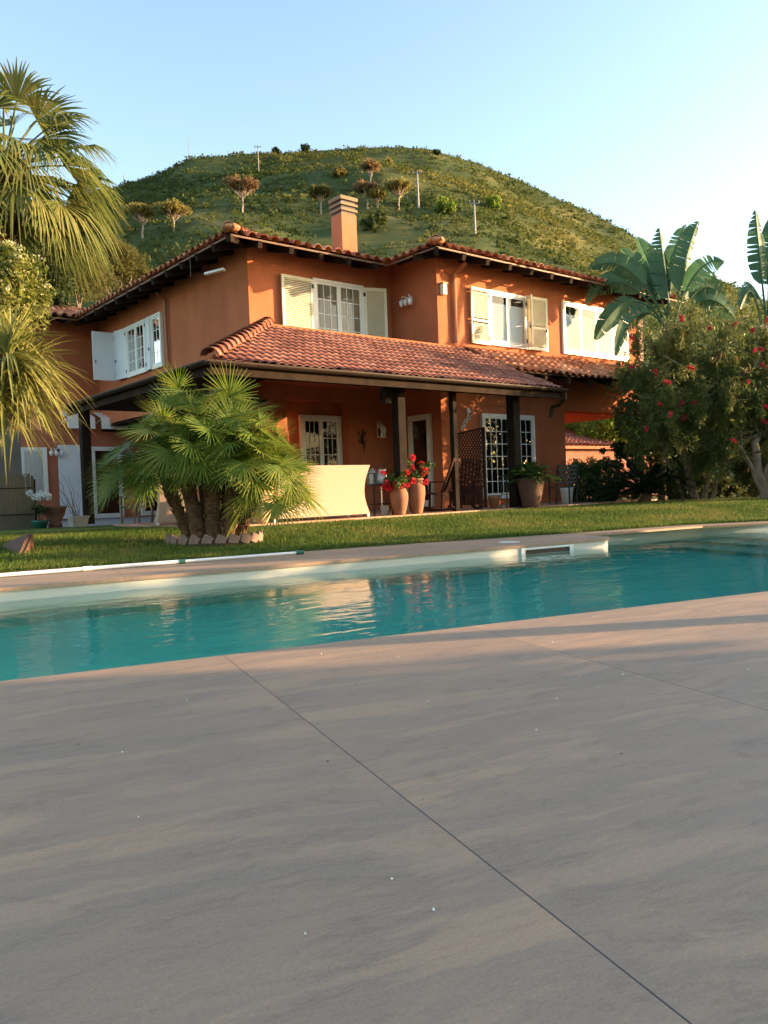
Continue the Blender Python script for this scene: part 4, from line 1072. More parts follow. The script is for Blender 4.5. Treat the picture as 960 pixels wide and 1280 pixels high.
# ---- clipped hedge block and planting behind the trees
def hedge(name, label, cat, c, rx, ry, h, ncl, per, L, W, mat, group=None, z0=.15):
    cl = []
    for _ in range(ncl):
        p = Vector((c.x, c.y, 0))+RIGHT*random.uniform(-rx, rx)+FWD*random.uniform(-ry, ry); cl.append((p.x, p.y, z0+random.uniform(.05, 1)*h, random.uniform(.08, .16)*max(1, h*.6)))
    t = root(name, label, cat, (c.x, c.y, z0), group); m = MB()
    for _ in range(5):
        p = Vector((c.x, c.y, z0))+RIGHT*random.uniform(-rx, rx)*.6; limb(m, p, p+Vector((random.uniform(-.2, .2), random.uniform(-.2, .2), h*.8)), .025, .01, 5)
    m.build('stem', MT['bark'], t)
    V = clump_leaves(cl, per, L, W); mesh_np('foliage', V, quads(len(V)//4), LM[mat], t); return t
h = at(742, 622, 21.0); hedge('hedge', 'small dark clipped hedge between the terrace end and the cycad', 'hedge', h, .62, .45, 1.1, 170, 90, .06, .03, 'hedge')
h = at(735, 600, 23.5); hedge('shrub', 'light green shrub showing over the small clipped hedge', 'shrub', h, .55, .4, 1.3, 80, 80, .08, .03, 'bright')
h = at(815, 600, 22.8); hedge('shrub', 'dark leafy shrub behind the cycad', 'shrub', h, 1.3, .6, 1.7, 190, 90, .10, .04, 'hedge')
h = at(900, 600, 22.5); hedge('shrub', 'dark leafy shrub behind the bottlebrush trunks', 'shrub', h, 1.6, .6, 1.9, 200, 90, .10, .04, 'bottle')
h = at(985, 600, 20.5); hedge('shrub', 'dark leafy shrub behind the leaning pale trunk at the right edge', 'shrub', h, 1.2, .6, 2.0, 160, 90, .10, .04, 'bottle')
h = at(1020, 610, 18.5); hedge('shrub', 'low leafy shrub just past the leaning pale trunk', 'shrub', h, .8, .5, 1.2, 90, 90, .09, .04, 'hedge')

# ---- generic trees
def tree(name, label, base, crown, rx, rz, ncl, per, L, W, mat, tr=.12, r0=.3, r1=.6, group=None, ry=None, shell=.35, flat=1.0, tmat='bark', tname='tree', lean=None, nlimb=7):
    c = Vector(crown); b = Vector(base); ry = ry or rx
    t = root(name, label, tname, tuple(b), group); m = MB()
    fork = b.lerp(c, .62)-Vector((0, 0, rz*.2)) if lean is None else Vector(lean)
    limb(m, b, fork, tr, tr*.6, 8, .02)
    cl = blob_clumps(c, rx, ry, rz, ncl, r0, r1, shell)
    for q in random.sample(cl, min(nlimb, len(cl))): limb(m, fork, q[:3], tr*.5, tr*.08, 5, .07)
    m.build('trunk', MT[tmat], t)
    V = clump_leaves(cl, per, L, W, flat=flat); mesh_np('crown', V, quads(len(V)//4), LM[mat], t); return t
# behind the villa at the left
def ground_at(p): 
    th = math.degrees(math.atan2(p.y, p.x)); r = math.hypot(p.x, p.y); return max(-.03, float(hill_z(np.array([th]), np.array([r]))[0])) if r > R0 else -.03
c = at(70, 352, 46); tree('cypress_tree', 'dark narrow cypress behind the left wing under the tall palm', (c.x, c.y, 0), c, .75, 4.2, 150, 90, .22, .07, 'cypress', .2, .3, .5, ry=.75, shell=.1)
c = at(140, 322, 60); tree('pine_tree', 'golden round-topped pine behind the left wing roof', (c.x, c.y, 0), c, 2.6, 1.3, 90, 110, .26, .05, 'pine', .25, .4, .7, shell=.3)
c = at(108, 345, 52); tree('pine_tree', 'low wispy pine in front of the round-topped pine', (c.x, c.y, 0), c, 2.2, 1.5, 70, 100, .26, .05, 'pine', .2, .4, .7, shell=.2)
c = at(165, 350, 62); tree('pine_tree', 'dull green pine just above the left eave', (c.x, c.y, 0), c, 2.4, 1.2, 70, 100, .26, .05, 'pine', .2, .4, .7)
c = at(30, 340, 48); tree('broadleaf_tree', 'green tree behind the flowering shrub and the palm', (c.x, c.y, 0), c, 2.6, 3.0, 110, 100, .25, .10, 'tree', .2, .4, .8)
# seen through the passage
c = at(745, 538, 40); tree('broadleaf_tree', 'sunlit bright green tree seen through the passage', (c.x, c.y, 0), c, 3.0, 1.05, 130, 120, .20, .09, 'bright', .15, .3, .6)
c = at(800, 545, 42); tree('broadleaf_tree', 'sunlit green tree further right beyond the tiled garden house', (c.x, c.y, 0), c, 2.6, 1.3, 110, 110, .20, .09, 'bright', .15, .3, .6)
c = at(826, 503, 21.6); tree('broadleaf_tree', 'dense dark tree filling the gap behind the left bottlebrush', (c.x, c.y, .1), c, 1.25, 1.7, 95, 80, .16, .07, 'bottle', .12, .3, .55, shell=.1)  # added to keep the sun off the porch wall
c = at(905, 495, 23.6); tree('broadleaf_tree', 'dense dark tree standing behind both bottlebrush trees', (c.x, c.y, .1), c, 1.7, 1.9, 190, 90, .16, .07, 'bottle', .12, .3, .55, shell=.1)  # second tree added for the porch shade
# pines on the hill: bare trunk, flat crown
def hit(u, v):
    q = MR @ np.array([(u-480)/1000., -(v-640)/1000., -1.]); t = 20.0
    while t < 420:
        p = q*t+np.array([0, 0, CH]); thd = math.degrees(math.atan2(p[1], p[0])); r = math.hypot(p[0], p[1])
        if r > R0 and p[2] < float(hill_z(np.array([thd]), np.array([r]))[0]): return Vector(p), t
        t += .5
    return Vector(q*285+np.array([0, 0, CH])), 285
def hill_pine(u, vb, vt, wpx, label, mat='pine', bare=.46):
    p, t = hit(u, vb); k = t/1000.; H = (vb-vt)*k; p = p-Vector((0, 0, .3))
    tree('umbrella_pine', label, tuple(p), (p.x, p.y, p.z+H*.88), wpx*k*.62, H*.09, 70, 24, .7, .24, mat, .24, .5, 1.0, 'pines on the hill', tmat='bark_pale', lean=(p.x+.2, p.y, p.z+H*bare), nlimb=20)
MT['bark_pale'] = mk('bark_pale', (.36, .29, .22), (.28, .22, .17), 3, .9)
LM['pinered'] = leafmat('pine_reddish', [(.17, .105, .055), (.25, .155, .075), (.33, .20, .09)], .5, .6, .15, .3)  # low sun's pink put into the needle colour
LM['pinegold'] = leafmat('pine_golden', [(.19, .165, .045), (.27, .22, .06), (.36, .28, .085)], .5, .6, .15, .3)  # low sun's gold put into the needle colour
hill_pine(178, 298, 258, 34, 'leftmost umbrella pine on the hill, slim with a bare forked trunk', 'pinegold')
hill_pine(217, 290, 256, 36, 'golden umbrella pine on the hill, second from the left', 'pinegold')
hill_pine(303, 266, 224, 38, 'reddish umbrella pine on the hill above the left roof corner', 'pinered')
hill_pine(401, 268, 234, 30, 'dull umbrella pine just left of the chimney top', 'pine')
hill_pine(463, 234, 203, 20, 'small reddish pine highest in the group right of the chimney', 'pinered')
hill_pine(459, 262, 229, 26, 'leggy reddish pine right of the chimney, below the highest one', 'pinered')
hill_pine(472, 262, 238, 18, 'small pale pine between the two leggy pines right of the chimney', 'pinegold')
hill_pine(498, 262, 227, 30, 'leaning umbrella pine nearest the tall utility pole', 'pinegold')
def hill_bush(u, v, wpx, label, mat):
    p, t = hit(u, v); k = t/1000.; r = wpx*k*.5
    leafy('hill_shrub', label, 'shrub', tuple(p), blob_clumps((p.x, p.y, p.z+r*.7), r, r, r*.8, 30, .4, .9, .3), 34, .8, .3, mat, [((p.x, p.y, p.z-.3), (p.x, p.y, p.z+r), .15, .08)], group='shrubs on the hill')
hill_bush(425, 222, 18, 'round golden shrub high on the hill above the chimney', 'pinegold')
hill_bush(486, 207, 10, 'small round shrub near the hill top right of the highest pine', 'pinegold')
hill_bush(557, 268, 26, 'green shrub right of the tall utility pole', 'bright')
hill_bush(345, 192, 9, 'dark shrub on the skyline left of the summit', 'cypress')
hill_bush(382, 191, 14, 'wide dark shrub on the skyline at the summit', 'cypress')
hill_bush(545, 194, 9, 'dark shrub on the skyline right of the summit', 'cypress')
hill_bush(468, 290, 40, 'broad dark green thicket just above the front roof edge', 'tree')
hill_bush(615, 262, 22, 'green shrub right of the lower utility pole', 'bright')
# utility poles and masts
MT['polec'] = mk('pole_concrete', (.30, .28, .25), (.24, .225, .20), 3, .8)
def upole(u, vb, vt, label, w, name='utility_pole', arm=True):
    p, t = hit(u, vb); k = t/1000.; H = (vb-vt)*k; r = root(name, label, 'pole', tuple(p))
    m = MB(); m.tube([p-Vector((0, 0, .5)), p+Vector((0, 0, H))], [w*1.3, w*.7], 6); m.build('shaft', MT['polec'], r)
    if arm:
        q = p+Vector((0, 0, H*.94)); m = MB(); m.bar(q-RIGHT*1.0, q+RIGHT*1.0, .16, .16)
        for s in (-.9, 0, .9): m.tube([q+RIGHT*s, q+RIGHT*s+Vector((0, 0, .55))], .10, 6)
        m.build('crossarm', MT['polec'], r)
upole(523, 260, 214, 'tall pale utility pole on the hill between the pines and the right slope', .27)
upole(594, 294, 252, 'utility pole lower down on the right slope of the hill', .24)
upole(323.5, 216, 182, 'thin utility pole crossing the skyline above the reddish pine', .15)
upole(236.5, 198, 172, 'thin mast standing on the left shoulder of the skyline', .12, 'mast', False)
upole(155, 236, 214, 'short thin mast low on the left skyline beside the palm', .10, 'mast', False)
# unseen trees and shrubs added right of frame to shade deck and paving
def p_s(s, t): return Vector((SUN_H.x*t, SUN_H.y*t, 0))+Vector((-SUN_H.y, SUN_H.x, 0))*s
for i, s in enumerate(1.5-1.9*np.arange(9)):
    q = p_s(s, 14.5); tree('garden_tree', 'dense garden tree beside the deck beyond the right of the picture', (q.x, q.y, 0), (q.x, q.y, 2.6), 1.55, 2.4, 190, 70, .36, .24, 'tree', .14, .4, .7, group='trees beside the deck', shell=.1)
q = p_s(3.95, 7.2); tree('garden_tree', 'slim garden tree beside the right end of the pool', (q.x, q.y, 0), (q.x, q.y, 4.2), 1.2, .9, 40, 50, .22, .12, 'tree', .13, .3, .5, shell=.2)  # unseen; added for the narrow shadow band across the deck
for s in (6.3, 7.5, 8.7, 9.8, 10.8):
    q = p_s(s, 13.5+random.uniform(-.6, .6)); hedge('garden_shrub', 'rounded garden shrub beside the lawn beyond the right of the picture', 'shrub', q, .72, .9, random.uniform(1.9, 2.5), 90, 70, .16, .09, 'tree', 'shrubs beside the lawn', 0)
# ================================================================ FURNISHING
random.seed(77)
# two garden-suite pieces in pale rattan with waisted sides
def rattan_seat(name, label, cat, x0, x1, y0, dep, H, waist, z0=GZ, rot=0, origin=None):
    """back towards -Y; sides concave"""
    t = root(name, label, cat, (x0, y0, z0)); cx = (x0+x1)/2
    ca, sa = math.cos(rot), math.sin(rot)
    tf = lambda p: Vector((x0+(p.x-x0)*ca-(p.y-y0)*sa, y0+(p.x-x0)*sa+(p.y-y0)*ca, p.z))
    def prof(z):  # inset of the side at height z
        q = (z-.0)/H; return waist*math.sin(math.pi*min(1, max(0, q)))**1.0+.02*(1-q)
    N = 14; m = MB(tf)
    def slab(ya, yb, zb=.06):
        vs = []
        for i in range(N+1):
            q = i/N; z = zb+(H-zb)*q; ins = prof(z)
            vs += [(x0+ins, ya+.03*math.sin(math.pi*q), z0+z), (x1-ins, ya+.03*math.sin(math.pi*q), z0+z), (x1-ins, yb, z0+z), (x0+ins, yb, z0+z)]
        # arched bottom edge
        fs = []
        for i in range(N):
            for k in range(4): fs.append((4*i+k, 4*i+(k+1) % 4, 4*(i+1)+(k+1) % 4, 4*(i+1)+k))
        fs += [(3, 2, 1, 0), (4*N, 4*N+1, 4*N+2, 4*N+3)]
        m.add(vs, fs)
    slab(y0, y0+.14); m.build('backrest', MT['rattan'], t)
    for sx in (0, 1):
        m = MB(tf); vs = []
        for i in range(N+1):
            q = i/N; z = .06+(H*.72-.06)*q; ins = prof(z)
            xa = x0+ins if sx == 0 else x1-ins-.14
            vs += [(xa, y0+.145, z0+z), (xa+.14, y0+.145, z0+z), (xa+.14, y0+dep-.10+.06*abs(q-.5), z0+z), (xa, y0+dep-.10+.06*abs(q-.5), z0+z)]
        fs = [(4*i+k, 4*i+(k+1) % 4, 4*(i+1)+(k+1) % 4, 4*(i+1)+k) for i in range(N) for k in range(4)]+[(3, 2, 1, 0), (4*N, 4*N+1, 4*N+2, 4*N+3)]
        m.add(vs, fs); m.build('armrest', MT['rattan'], t)
    m = MB(tf); m.box((x0+waist+.15, y0+.15, z0+.1), (x1-waist-.15, y0+dep-.06, z0+.34)); m.build('seat', MT['rattan'], t, bevel=.02)
    m = MB(tf); m.box((x0+waist+.16, y0+.17, z0+.345), (x1-waist-.16, y0+dep-.08, z0+.46)); m.build('cushion', MT['ceramic'], t, bevel=.03)
    for (a, b) in ((x0+.06, y0+.05), (x1-.06, y0+.05), (x0+.06, y0+dep-.16), (x1-.06, y0+dep-.16)):
        m = MB(tf); m.box((a-.02, b-.02, z0+.001), (a+.02, b+.02, z0+.07)); m.build('leg', MT['alu'], t)
    return t
rattan_seat('sofa', 'pale rattan sofa seen from behind with sides curving in, on the terrace edge', 'sofa', 7.40, 9.62, 12.12, .85, 1.0, .13)
a = at(193, 661, 14.6); rattan_seat('armchair', 'pale rattan armchair with a curved side half hidden behind the bushy fan palm', 'armchair', 6.18, 6.95, 14.35, .8, 1.05, .10, rot=R(-20))

# pots -----------------------------------------------------------
def pot(name, label, c, prof, mat, n=28, cat='pot', group=None):
    m = MB(); m.lathe(c, prof, n); o = m.build(name, MT[mat], origin=tuple(c), smooth=True); return tag(o, label, cat, group)
AMP = [(r*.9, z*.82) for r, z in [(.115, 0), (.13, .03), (.175, .22), (.205, .40), (.20, .52), (.16, .61), (.145, .64), (.17, .66), (.175, .69), (.14, .69), (.13, .60)]]
pot('vase', 'large smooth pale vase beside the left end of the rattan sofa', (7.20, 12.2, GZ), [(.12, 0), (.15, .04), (.22, .35), (.245, .58), (.225, .70), (.18, .765), (.20, .79), (.21, .82), (.17, .82), (.15, .70)], 'terra_pale', cat='vase')
p1 = (10.38, 11.99, GZ)
pA = at(499.5, 641, 15.9); pB = at(521, 640, 16.3)
pot('amphora', 'terracotta amphora of red geraniums, the shorter left one beside the porch post', (pA.x, pA.y, GZ), AMP, 'terra', cat='pot')
pot('amphora', 'terracotta amphora of red geraniums, the taller right one beside the porch post', (pB.x, pB.y, GZ), [(r*1.02, z*1.26) for r, z in AMP], 'terra', cat='pot')
def geranium(label, c, z, up, sp, nfl, seed):
    rs = random.Random(seed); t = root('geranium_plant', label, 'plant', (c.x, c.y, z))
    m = MB(); cl = []
    for i in range(16):
        e = Vector((c.x+rs.uniform(-sp, sp), c.y+rs.uniform(-sp, sp), z+rs.uniform(.02, up))); limb(m, (c.x+rs.uniform(-.06, .06), c.y+rs.uniform(-.06, .06), z-.1), e, .008, .005, 4); cl.append((e.x, e.y, e.z, .09))
    m.build('stem', MT['stem'], t); V = clump_leaves(cl, 26, .065, .055); mesh_np('foliage', V, quads(len(V)//4), LM['geran'], t)
    for i in range(nfl):
        f = Vector((c.x, c.y, z))+RIGHT*rs.uniform(-1, 1)*sp*1.15-FWD*rs.uniform(.05, .9)*sp+Vector((0, 0, rs.uniform(-.08, up+.06)))
        V = clump_leaves([(f.x, f.y, f.z, .065)], 42, .042, .034); mesh_np('flower', V, quads(len(V)//4), LM['red'], t)
    return t
geranium('red geranium spilling over the shorter left amphora', pA, GZ+.56, .22, .26, 13, 4)
geranium('red geranium with one tall stem in the taller right amphora', pB, GZ+.70, .40, .26, 13, 9)
pP = at(664, 632, 17.9)
pot('planter', 'terracotta planter with a bushy fern before the thick porch post', (pP.x, pP.y, GZ), [(.17, 0), (.19, .03), (.25, .3), (.30, .52), (.31, .58), (.33, .60), (.33, .65), (.28, .65), (.25, .55)], 'terra_dark', cat='pot')
t = root('fern', 'feathery green fern spilling out of the terracotta planter', 'fern', (pP.x, pP.y, GZ+.6)); rs = random.Random(6)
for i in range(100):
    az = i*2.39996; el = R(14+74*rs.random()**.7); d = Vector((math.cos(az)*math.cos(el), math.sin(az)*math.cos(el), math.sin(el))); L = rs.uniform(.5, .80)
    cs = []; ds = []
    for k in range(3, 40):
        tt = k/40; q = Vector((pP.x, pP.y, GZ+.58))+d*L*tt-Vector((0, 0, 1))*(.45*L*tt*tt); s = d.cross(Vector((0, 0, 1))).normalized()
        for sg in (-1, 1): dd = (d*.6+s*sg+Vector((0, 0, rs.uniform(-.3, .2)))).normalized(); cs.append(np.array(q+dd*.03)); ds.append(np.array(dd))
    V = leaf_quads(np.array(cs), np.array(ds), .10, .020); mesh_np('frond', V, quads(len(cs)), LM['fern'], t)
pQ = at(618, 631, 18.0); pot('flowerpot', 'small terracotta flowerpot below the lattice screen', (pQ.x, pQ.y, GZ), [(.09, 0), (.12, .22), (.14, .23), (.145, .30), (.11, .30)], 'terra')
# left group by the white shutter door
pL = at(69, 656, 18.0); pot('urn', 'wide aged terracotta urn beside the white shutter door', (pL.x, pL.y, .17), [(.15, 0), (.15, .10), (.12, .13), (.22, .32), (.25, .44), (.27, .46), (.27, .49), (.22, .49)], 'terra_dark', cat='pot')
pM = at(50, 655, 17.6); pot('flowerpot', 'low green pot holding the white flowers at the left', (pM.x, pM.y, .17), [(.13, 0), (.17, .16), (.18, .2), (.15, .2)], 'green_plastic')
t = root('white_flower_plant', 'white flower heads on stems in the low green pot at the left', 'plant', (pM.x, pM.y, .35)); m = MB(); fl = []
for i in range(9):
    e = Vector((pM.x, pM.y, .35))+RIGHT*random.uniform(-.26, .26)+Vector((0, 0, random.uniform(.48, .62))); limb(m, (pM.x, pM.y, .3), e, .008, .006, 4); fl.append((e.x, e.y, e.z, .075))
m.build('stem', MT['stem'], t); V = clump_leaves([(x*.4+pM.x*.6, y*.4+pM.y*.6, z-.3, .10) for x, y, z, r in fl], 24, .07, .04); mesh_np('foliage', V, quads(len(V)//4), LM['hedge'], t)
for q in fl: V = clump_leaves([q], 60, .05, .035); mesh_np('flower', V, quads(len(V)//4), LM['whitefl'], t)
pN = at(98, 660, 17.4)
m = MB(); w0, w1, hh = .14, .18, .26
m.add([(pN.x-w0, pN.y-w0, .17), (pN.x+w0, pN.y-w0, .17), (pN.x+w0, pN.y+w0, .17), (pN.x-w0, pN.y+w0, .17), (pN.x-w1, pN.y-w1, .17+hh), (pN.x+w1, pN.y-w1, .17+hh), (pN.x+w1, pN.y+w1, .17+hh), (pN.x-w1, pN.y+w1, .17+hh)], [(0, 3, 2, 1), (0, 1, 5, 4), (1, 2, 6, 5), (2, 3, 7, 6), (3, 0, 4, 7)])
m.box((pN.x-w1-.01, pN.y-w1-.01, .17+hh-.03), (pN.x+w1+.01, pN.y-w1+.015, .17+hh+.005)); m.box((pN.x-w1-.01, pN.y+w1-.015, .17+hh-.03), (pN.x+w1+.01, pN.y+w1+.01, .17+hh+.005)); m.box((pN.x-w1-.01, pN.y-w1+.016, .17+hh-.03), (pN.x-w1+.015, pN.y+w1-.016, .17+hh+.005)); m.box((pN.x+w1-.015, pN.y-w1+.016, .17+hh-.03), (pN.x+w1+.01, pN.y+w1-.016, .17+hh+.005))
m.box((pN.x-w0, pN.y-w0, .17+hh-.08), (pN.x+w0, pN.y+w0, .17+hh-.06))
tag(m.build('planter', MT['conc'], origin=(pN.x, pN.y, .17)), 'square pale planter with bare twigs in front of the white shutter door', 'pot')
m = MB()
for i in range(9):
    e = Vector((pN.x, pN.y, .4))+RIGHT*random.uniform(-.45, .1)+Vector((0, 0, random.uniform(.4, 1.0))); limb(m, (pN.x, pN.y, .35), e, .008, .003, 4, .06)
tag(m.build('bare_twigs', MT['stem'], origin=(pN.x, pN.y, .37)), 'thin bare twigs growing from the square pale planter', 'plant')

# dark folding chair by the left porch
def chair(name, label, c, rz, mat, seat_h=.44, w=.46, back_h=.92, z0=.17, rake=.12, slats=True, cat='chair'):
    t = root(name, label, cat, (c.x, c.y, z0)); ca, sa = math.cos(rz), math.sin(rz)
    tf = lambda p: Vector((c.x+p.x*ca-p.y*sa, c.y+p.x*sa+p.y*ca, z0+p.z)); h = w/2
    m = MB(tf); 
    for k in range(6): m.box((-h+.02, -h+k*w/6+.004, seat_h-.025), (h-.02, -h+(k+1)*w/6-.004, seat_h))
    m.build('seat', mat, t)
    m = MB(tf)
    for k in range(5): q = .2+.8*k/4; y = h+rake*q; z = seat_h+(back_h-seat_h)*q; m.box((-h+.03, y-.01, z-.035), (h-.03, y+.01, z+.03))
    m.build('backrest', mat, t)
    for sx in (-1, 1):
        m = MB(tf); m.bar((sx*h, -h+.03, 0), (sx*h, -h+.03, seat_h+.2), .035, .035); m.build('leg', mat, t)
        m = MB(tf); m.bar((sx*h, h-.06, 0), (sx*h, h, seat_h), .035, .035); m.bar((sx*h, h, seat_h), (sx*h, h+rake, back_h+.03), .035, .035); m.build('leg', mat, t)
        m = MB(tf); m.bar((sx*h, -h, seat_h+.21), (sx*h, h+.04, seat_h+.21), .05, .025); m.build('armrest', mat, t)
    return t
c = at(172, 656, 16.8); chair('garden_chair', 'dark garden chair beside the pale rattan armchair at the left', c, R(200), MT['black'])
# rocking chairs on the terrace
def rocker(label, c, rz, seed):
    mat = MT['red_wood']; t = root('rocking_chair', label, 'chair', (c.x, c.y, GZ)); ca, sa = math.cos(rz), math.sin(rz)
    tf = lambda p: Vector((c.x+p.x*ca-p.y*sa, c.y+p.x*sa+p.y*ca, GZ+p.z)); h = .27
    for sx in (-1, 1):
        m = MB(tf); pts = []
        for i in range(11): y = -.5+1.0*i/10; pts.append((sx*h, y, .025+.28*(y*y)))
        for p, q in zip(pts, pts[1:]): m.bar(p, q, .035, .04)
        m.build('rocker', mat, t)
        for y0, y1, z1 in ((-.28, -.25, .62), (.22, .26, .42)):
            m = MB(tf); m.bar((sx*h, y0, .045), (sx*h, y1, z1), .04, .04); m.build('leg', mat, t)
        m = MB(tf); m.bar((sx*h, -.34, .64), (sx*h, .34, .63), .06, .025); m.build('armrest', mat, t)
        m = MB(tf); m.bar((sx*(h-.045), .2, .38), (sx*(h-.045), .50, 1.1), .035, .035); m.build('back_post', mat, t)
    m = MB(tf)
    for k in range(7): m.box((-h+.045, -.26+k*.072, .40-.01*k), (h-.045, -.2+k*.072, .42-.01*k))
    m.build('seat', mat, t)
    m = MB(tf)
    for k in range(5): x = -.16+.08*k; m.bar((x, .22, .42), (x, .485, 1.06), .05, .02)
    m.bar((-.2, .495, 1.085), (.2, .495, 1.085), .03, .07); m.build('backrest', mat, t)
rocker('dark wooden rocking chair nearest the geranium amphoras', at(546, 634, 17.2), R(205), 1)
rocker('dark wooden rocking chair in front of the lattice screen', at(582, 634, 17.8), R(150), 2)
# lattice screen
def lattice():
    x0, x1, y = 13.08, 14.0, 13.25; t = root('lattice_screen', 'reddish wooden lattice screen with a slanting top beside the thin porch post', 'screen', (x0, y, GZ))
    zt = lambda x: 1.98+.17*(x-x0)/(x1-x0); m = MB()
    for x in (x0, x1): m.box((x-.03, y-.025, GZ), (x+.03, y+.025, zt(x)+.02))
    m.bar((x0, y, zt(x0)), (x1, y, zt(x1)), .045, .05); m.bar((x0+.03, y, .75), (x1-.03, y, .75), .045, .05); m.bar((x0+.03, y, .36), (x1-.03, y, .36), .045, .06); m.build('frame', MT['red_wood'], t)
    m = MB(); sp = .115; W = x1-x0; z0 = .77
    def seg(sgn, yo):
        k = -30
        while k < 40:
            # line z = z0+sgn*(x-x0)*1.25 + k*sp
            pts = []
            for i in range(61):
                x = x0+W*i/60; z = z0+sgn*(x-x0)*1.25+k*sp
                if z0 <= z <= zt(x)-.02: pts.append((x, z))
            if len(pts) > 2: m.bar((pts[0][0], y+yo, pts[0][1]), (pts[-1][0], y+yo, pts[-1][1]), .008, .026, (0, 1, 0) if False else (0, 0, 1))
            k += 1
    seg(1, -.006); seg(-1, .006); m.build('lattice', MT['red_wood'], t)
    m = MB()
    for k in range(8): m.box((x0+.04+k*.1, y-.01, .39), (x0+.125+k*.1, y+.01, .725))
    m.build('lower_panel', MT['red_wood'], t)
lattice()
# black side table with lantern, jug and bucket below
c = at(473, 643, 16.2)
t = root('side_table', 'black metal side table beside the right end of the rattan sofa', 'table', (c.x, c.y, GZ))
m = MB(); m.box((c.x-.26, c.y-.2, GZ+.60), (c.x+.26, c.y+.2, GZ+.63)); m.build('table_top', MT['iron'], t)
for sx in (-1, 1):
    for sy in (-1, 1): m = MB(); m.box((c.x+sx*.235-.015, c.y+sy*.175-.015, GZ), (c.x+sx*.235+.015, c.y+sy*.175+.015, GZ+.598)); m.build('leg', MT['iron'], t)
m = MB(); m.box((c.x-.25, c.y-.19, GZ+.22), (c.x+.25, c.y+.19, GZ+.235)); m.build('shelf', MT['iron'], t)
MT['candle'] = MT['ceramic']
def lantern(name, label, c, z, s, mat, cat='lantern', hang=None, bracket=None):
    t = root(name, label, cat, (c[0], c[1], z)); x, y = c[0], c[1]; gm = 'glass_dim' if hang else 'glass'; cm = 'terra_dark' if hang else 'ceramic'
    m = MB(); m.box((x-s, y-s, z), (x+s, y+s, z+.025)); m.build('base', MT[mat], t)
    m = MB()
    for sx in (-1, 1):
        for sy in (-1, 1): m.bar((x+sx*s*.85, y+sy*s*.85, z+.025), (x+sx*s*.95, y+sy*s*.95, z+s*3.0), .014, .014)
    m.build('frame', MT[mat], t)
    m = MB(); q = s*.84
    for (ax, ay, bx, by) in ((-1, -1, 1, -1), (1, -1, 1, 1), (1, 1, -1, 1), (-1, 1, -1, -1)): m.add([(x+ax*q, y+ay*q, z+.03), (x+bx*q, y+by*q, z+.03), (x+bx*q*1.1, y+by*q*1.1, z+s*2.95), (x+ax*q*1.1, y+ay*q*1.1, z+s*2.95)], [(0, 1, 2, 3)])
    m.build('glass', MT['smoked' if hang else 'glass'], t)
    m = MB(); m.lathe((x, y, z+s*3.0), [(s*1.35, 0), (s*1.25, .015), (s*.45, s*1.0), (s*.2, s*1.2), (s*.2, s*1.45), (.004, s*1.5)], 8); m.build('cap', MT[mat], t)
    m = MB(); m.tube([(x, y, z+.026), (x, y, z+s*1.4)], s*.28, 10); m.build('candle', MT[cm], t)
    if hang: m = MB(); m.tube([(x, y, z+s*4.4), (x, y, hang)], .006, 5); m.build('chain', MT[mat], t)
    if bracket: m = MB(); m.tube([(x, y, z+s*4.4), (x, (y+bracket)/2, z+s*5.2), (x, bracket, z+s*4.2)], .010, 6); m.box((x-.03, bracket-.012, z+s*3.4), (x+.03, bracket-.002, z+s*5)); m.build('bracket', MT[mat], t)
    return t
lantern('lantern', 'grey metal candle lantern standing on the black side table', (c.x-.10, c.y+.02), GZ+.63, .075, 'conc')
jx, jy = c.x+.12, c.y-.02
t = root('jug', 'white enamel jug with a loop handle on the black side table', 'jug', (jx, jy, GZ+.63))
m = MB(); m.lathe((jx, jy, GZ+.631), [(.07, 0), (.10, .04), (.115, .12), (.08, .21), (.06, .25), (.085, .29), (.075, .29)], 20); m.build('body', MT['ceramic'], t, smooth=True)
m = MB(); m.tube([(jx-.06, jy, GZ+.91), (jx-.03, jy, GZ+1.0), (jx+.05, jy, GZ+1.01), (jx+.09, jy, GZ+.92)], .008, 6); m.build('handle', MT['iron'], t)
pot('bucket', 'small white bucket under the black side table', (c.x+.13, c.y-.05, GZ), [(.07, 0), (.095, .18), (.10, .185), (.10, .195), (.085, .195)], 'ceramic', cat='bucket')
# lamps and ornaments on the walls
lantern('wall_lantern', 'white lantern hung on the shaded porch wall above the side table', (13.22, Yw-.14), 2.12, .085, 'white', 'lamp', bracket=Yw)
hl_ = at(483, 504, 16.7); lantern('hanging_lantern', 'dark iron lantern hanging from the porch roof beside the thick left post', (hl_.x, hl_.y), hl_.z, .095, 'iron', 'lamp', hang=3.4)
def sconce(name, label, x0, y, z, nx, mat='white', cat='lamp'):
    """two-armed wall lamp; outward direction nx (plan)"""
    n = Vector((nx[0], nx[1], 0)); s = Vector((-n.y, n.x, 0)); o = Vector((x0, y, z)); t = root(name, label, cat, (x0, y, z))
    m = MB(); m.bar(o+n*.004-Vector((0, 0, .1)), o+n*.004+Vector((0, 0, .1)), .06, .012); m.tube([o+n*.01, o+n*.12+Vector((0, 0, .06)), o+n*.22-Vector((0, 0, .02))], .012, 6); m.tube([o+n*.01+Vector((0, 0, .05)), o+n*.2+s*.13+Vector((0, 0, .1)), o+n*.2+s*.16], .01, 6); m.tube([o+n*.01+Vector((0, 0, .05)), o+n*.2-s*.13+Vector((0, 0, .1)), o+n*.2-s*.16], .01, 6); m.build('bracket', MT[mat], t)
    for k in (-1, 0, 1):
        q = o+n*.21+s*(.16*k)-Vector((0, 0, .16)); m = MB(); m.lathe(q, [(.03, 0), (.06, .09), (.055, .15), (.02, .17)], 10); m.build('lamp_shade', MT['ceramic'], t, smooth=True)
    return t
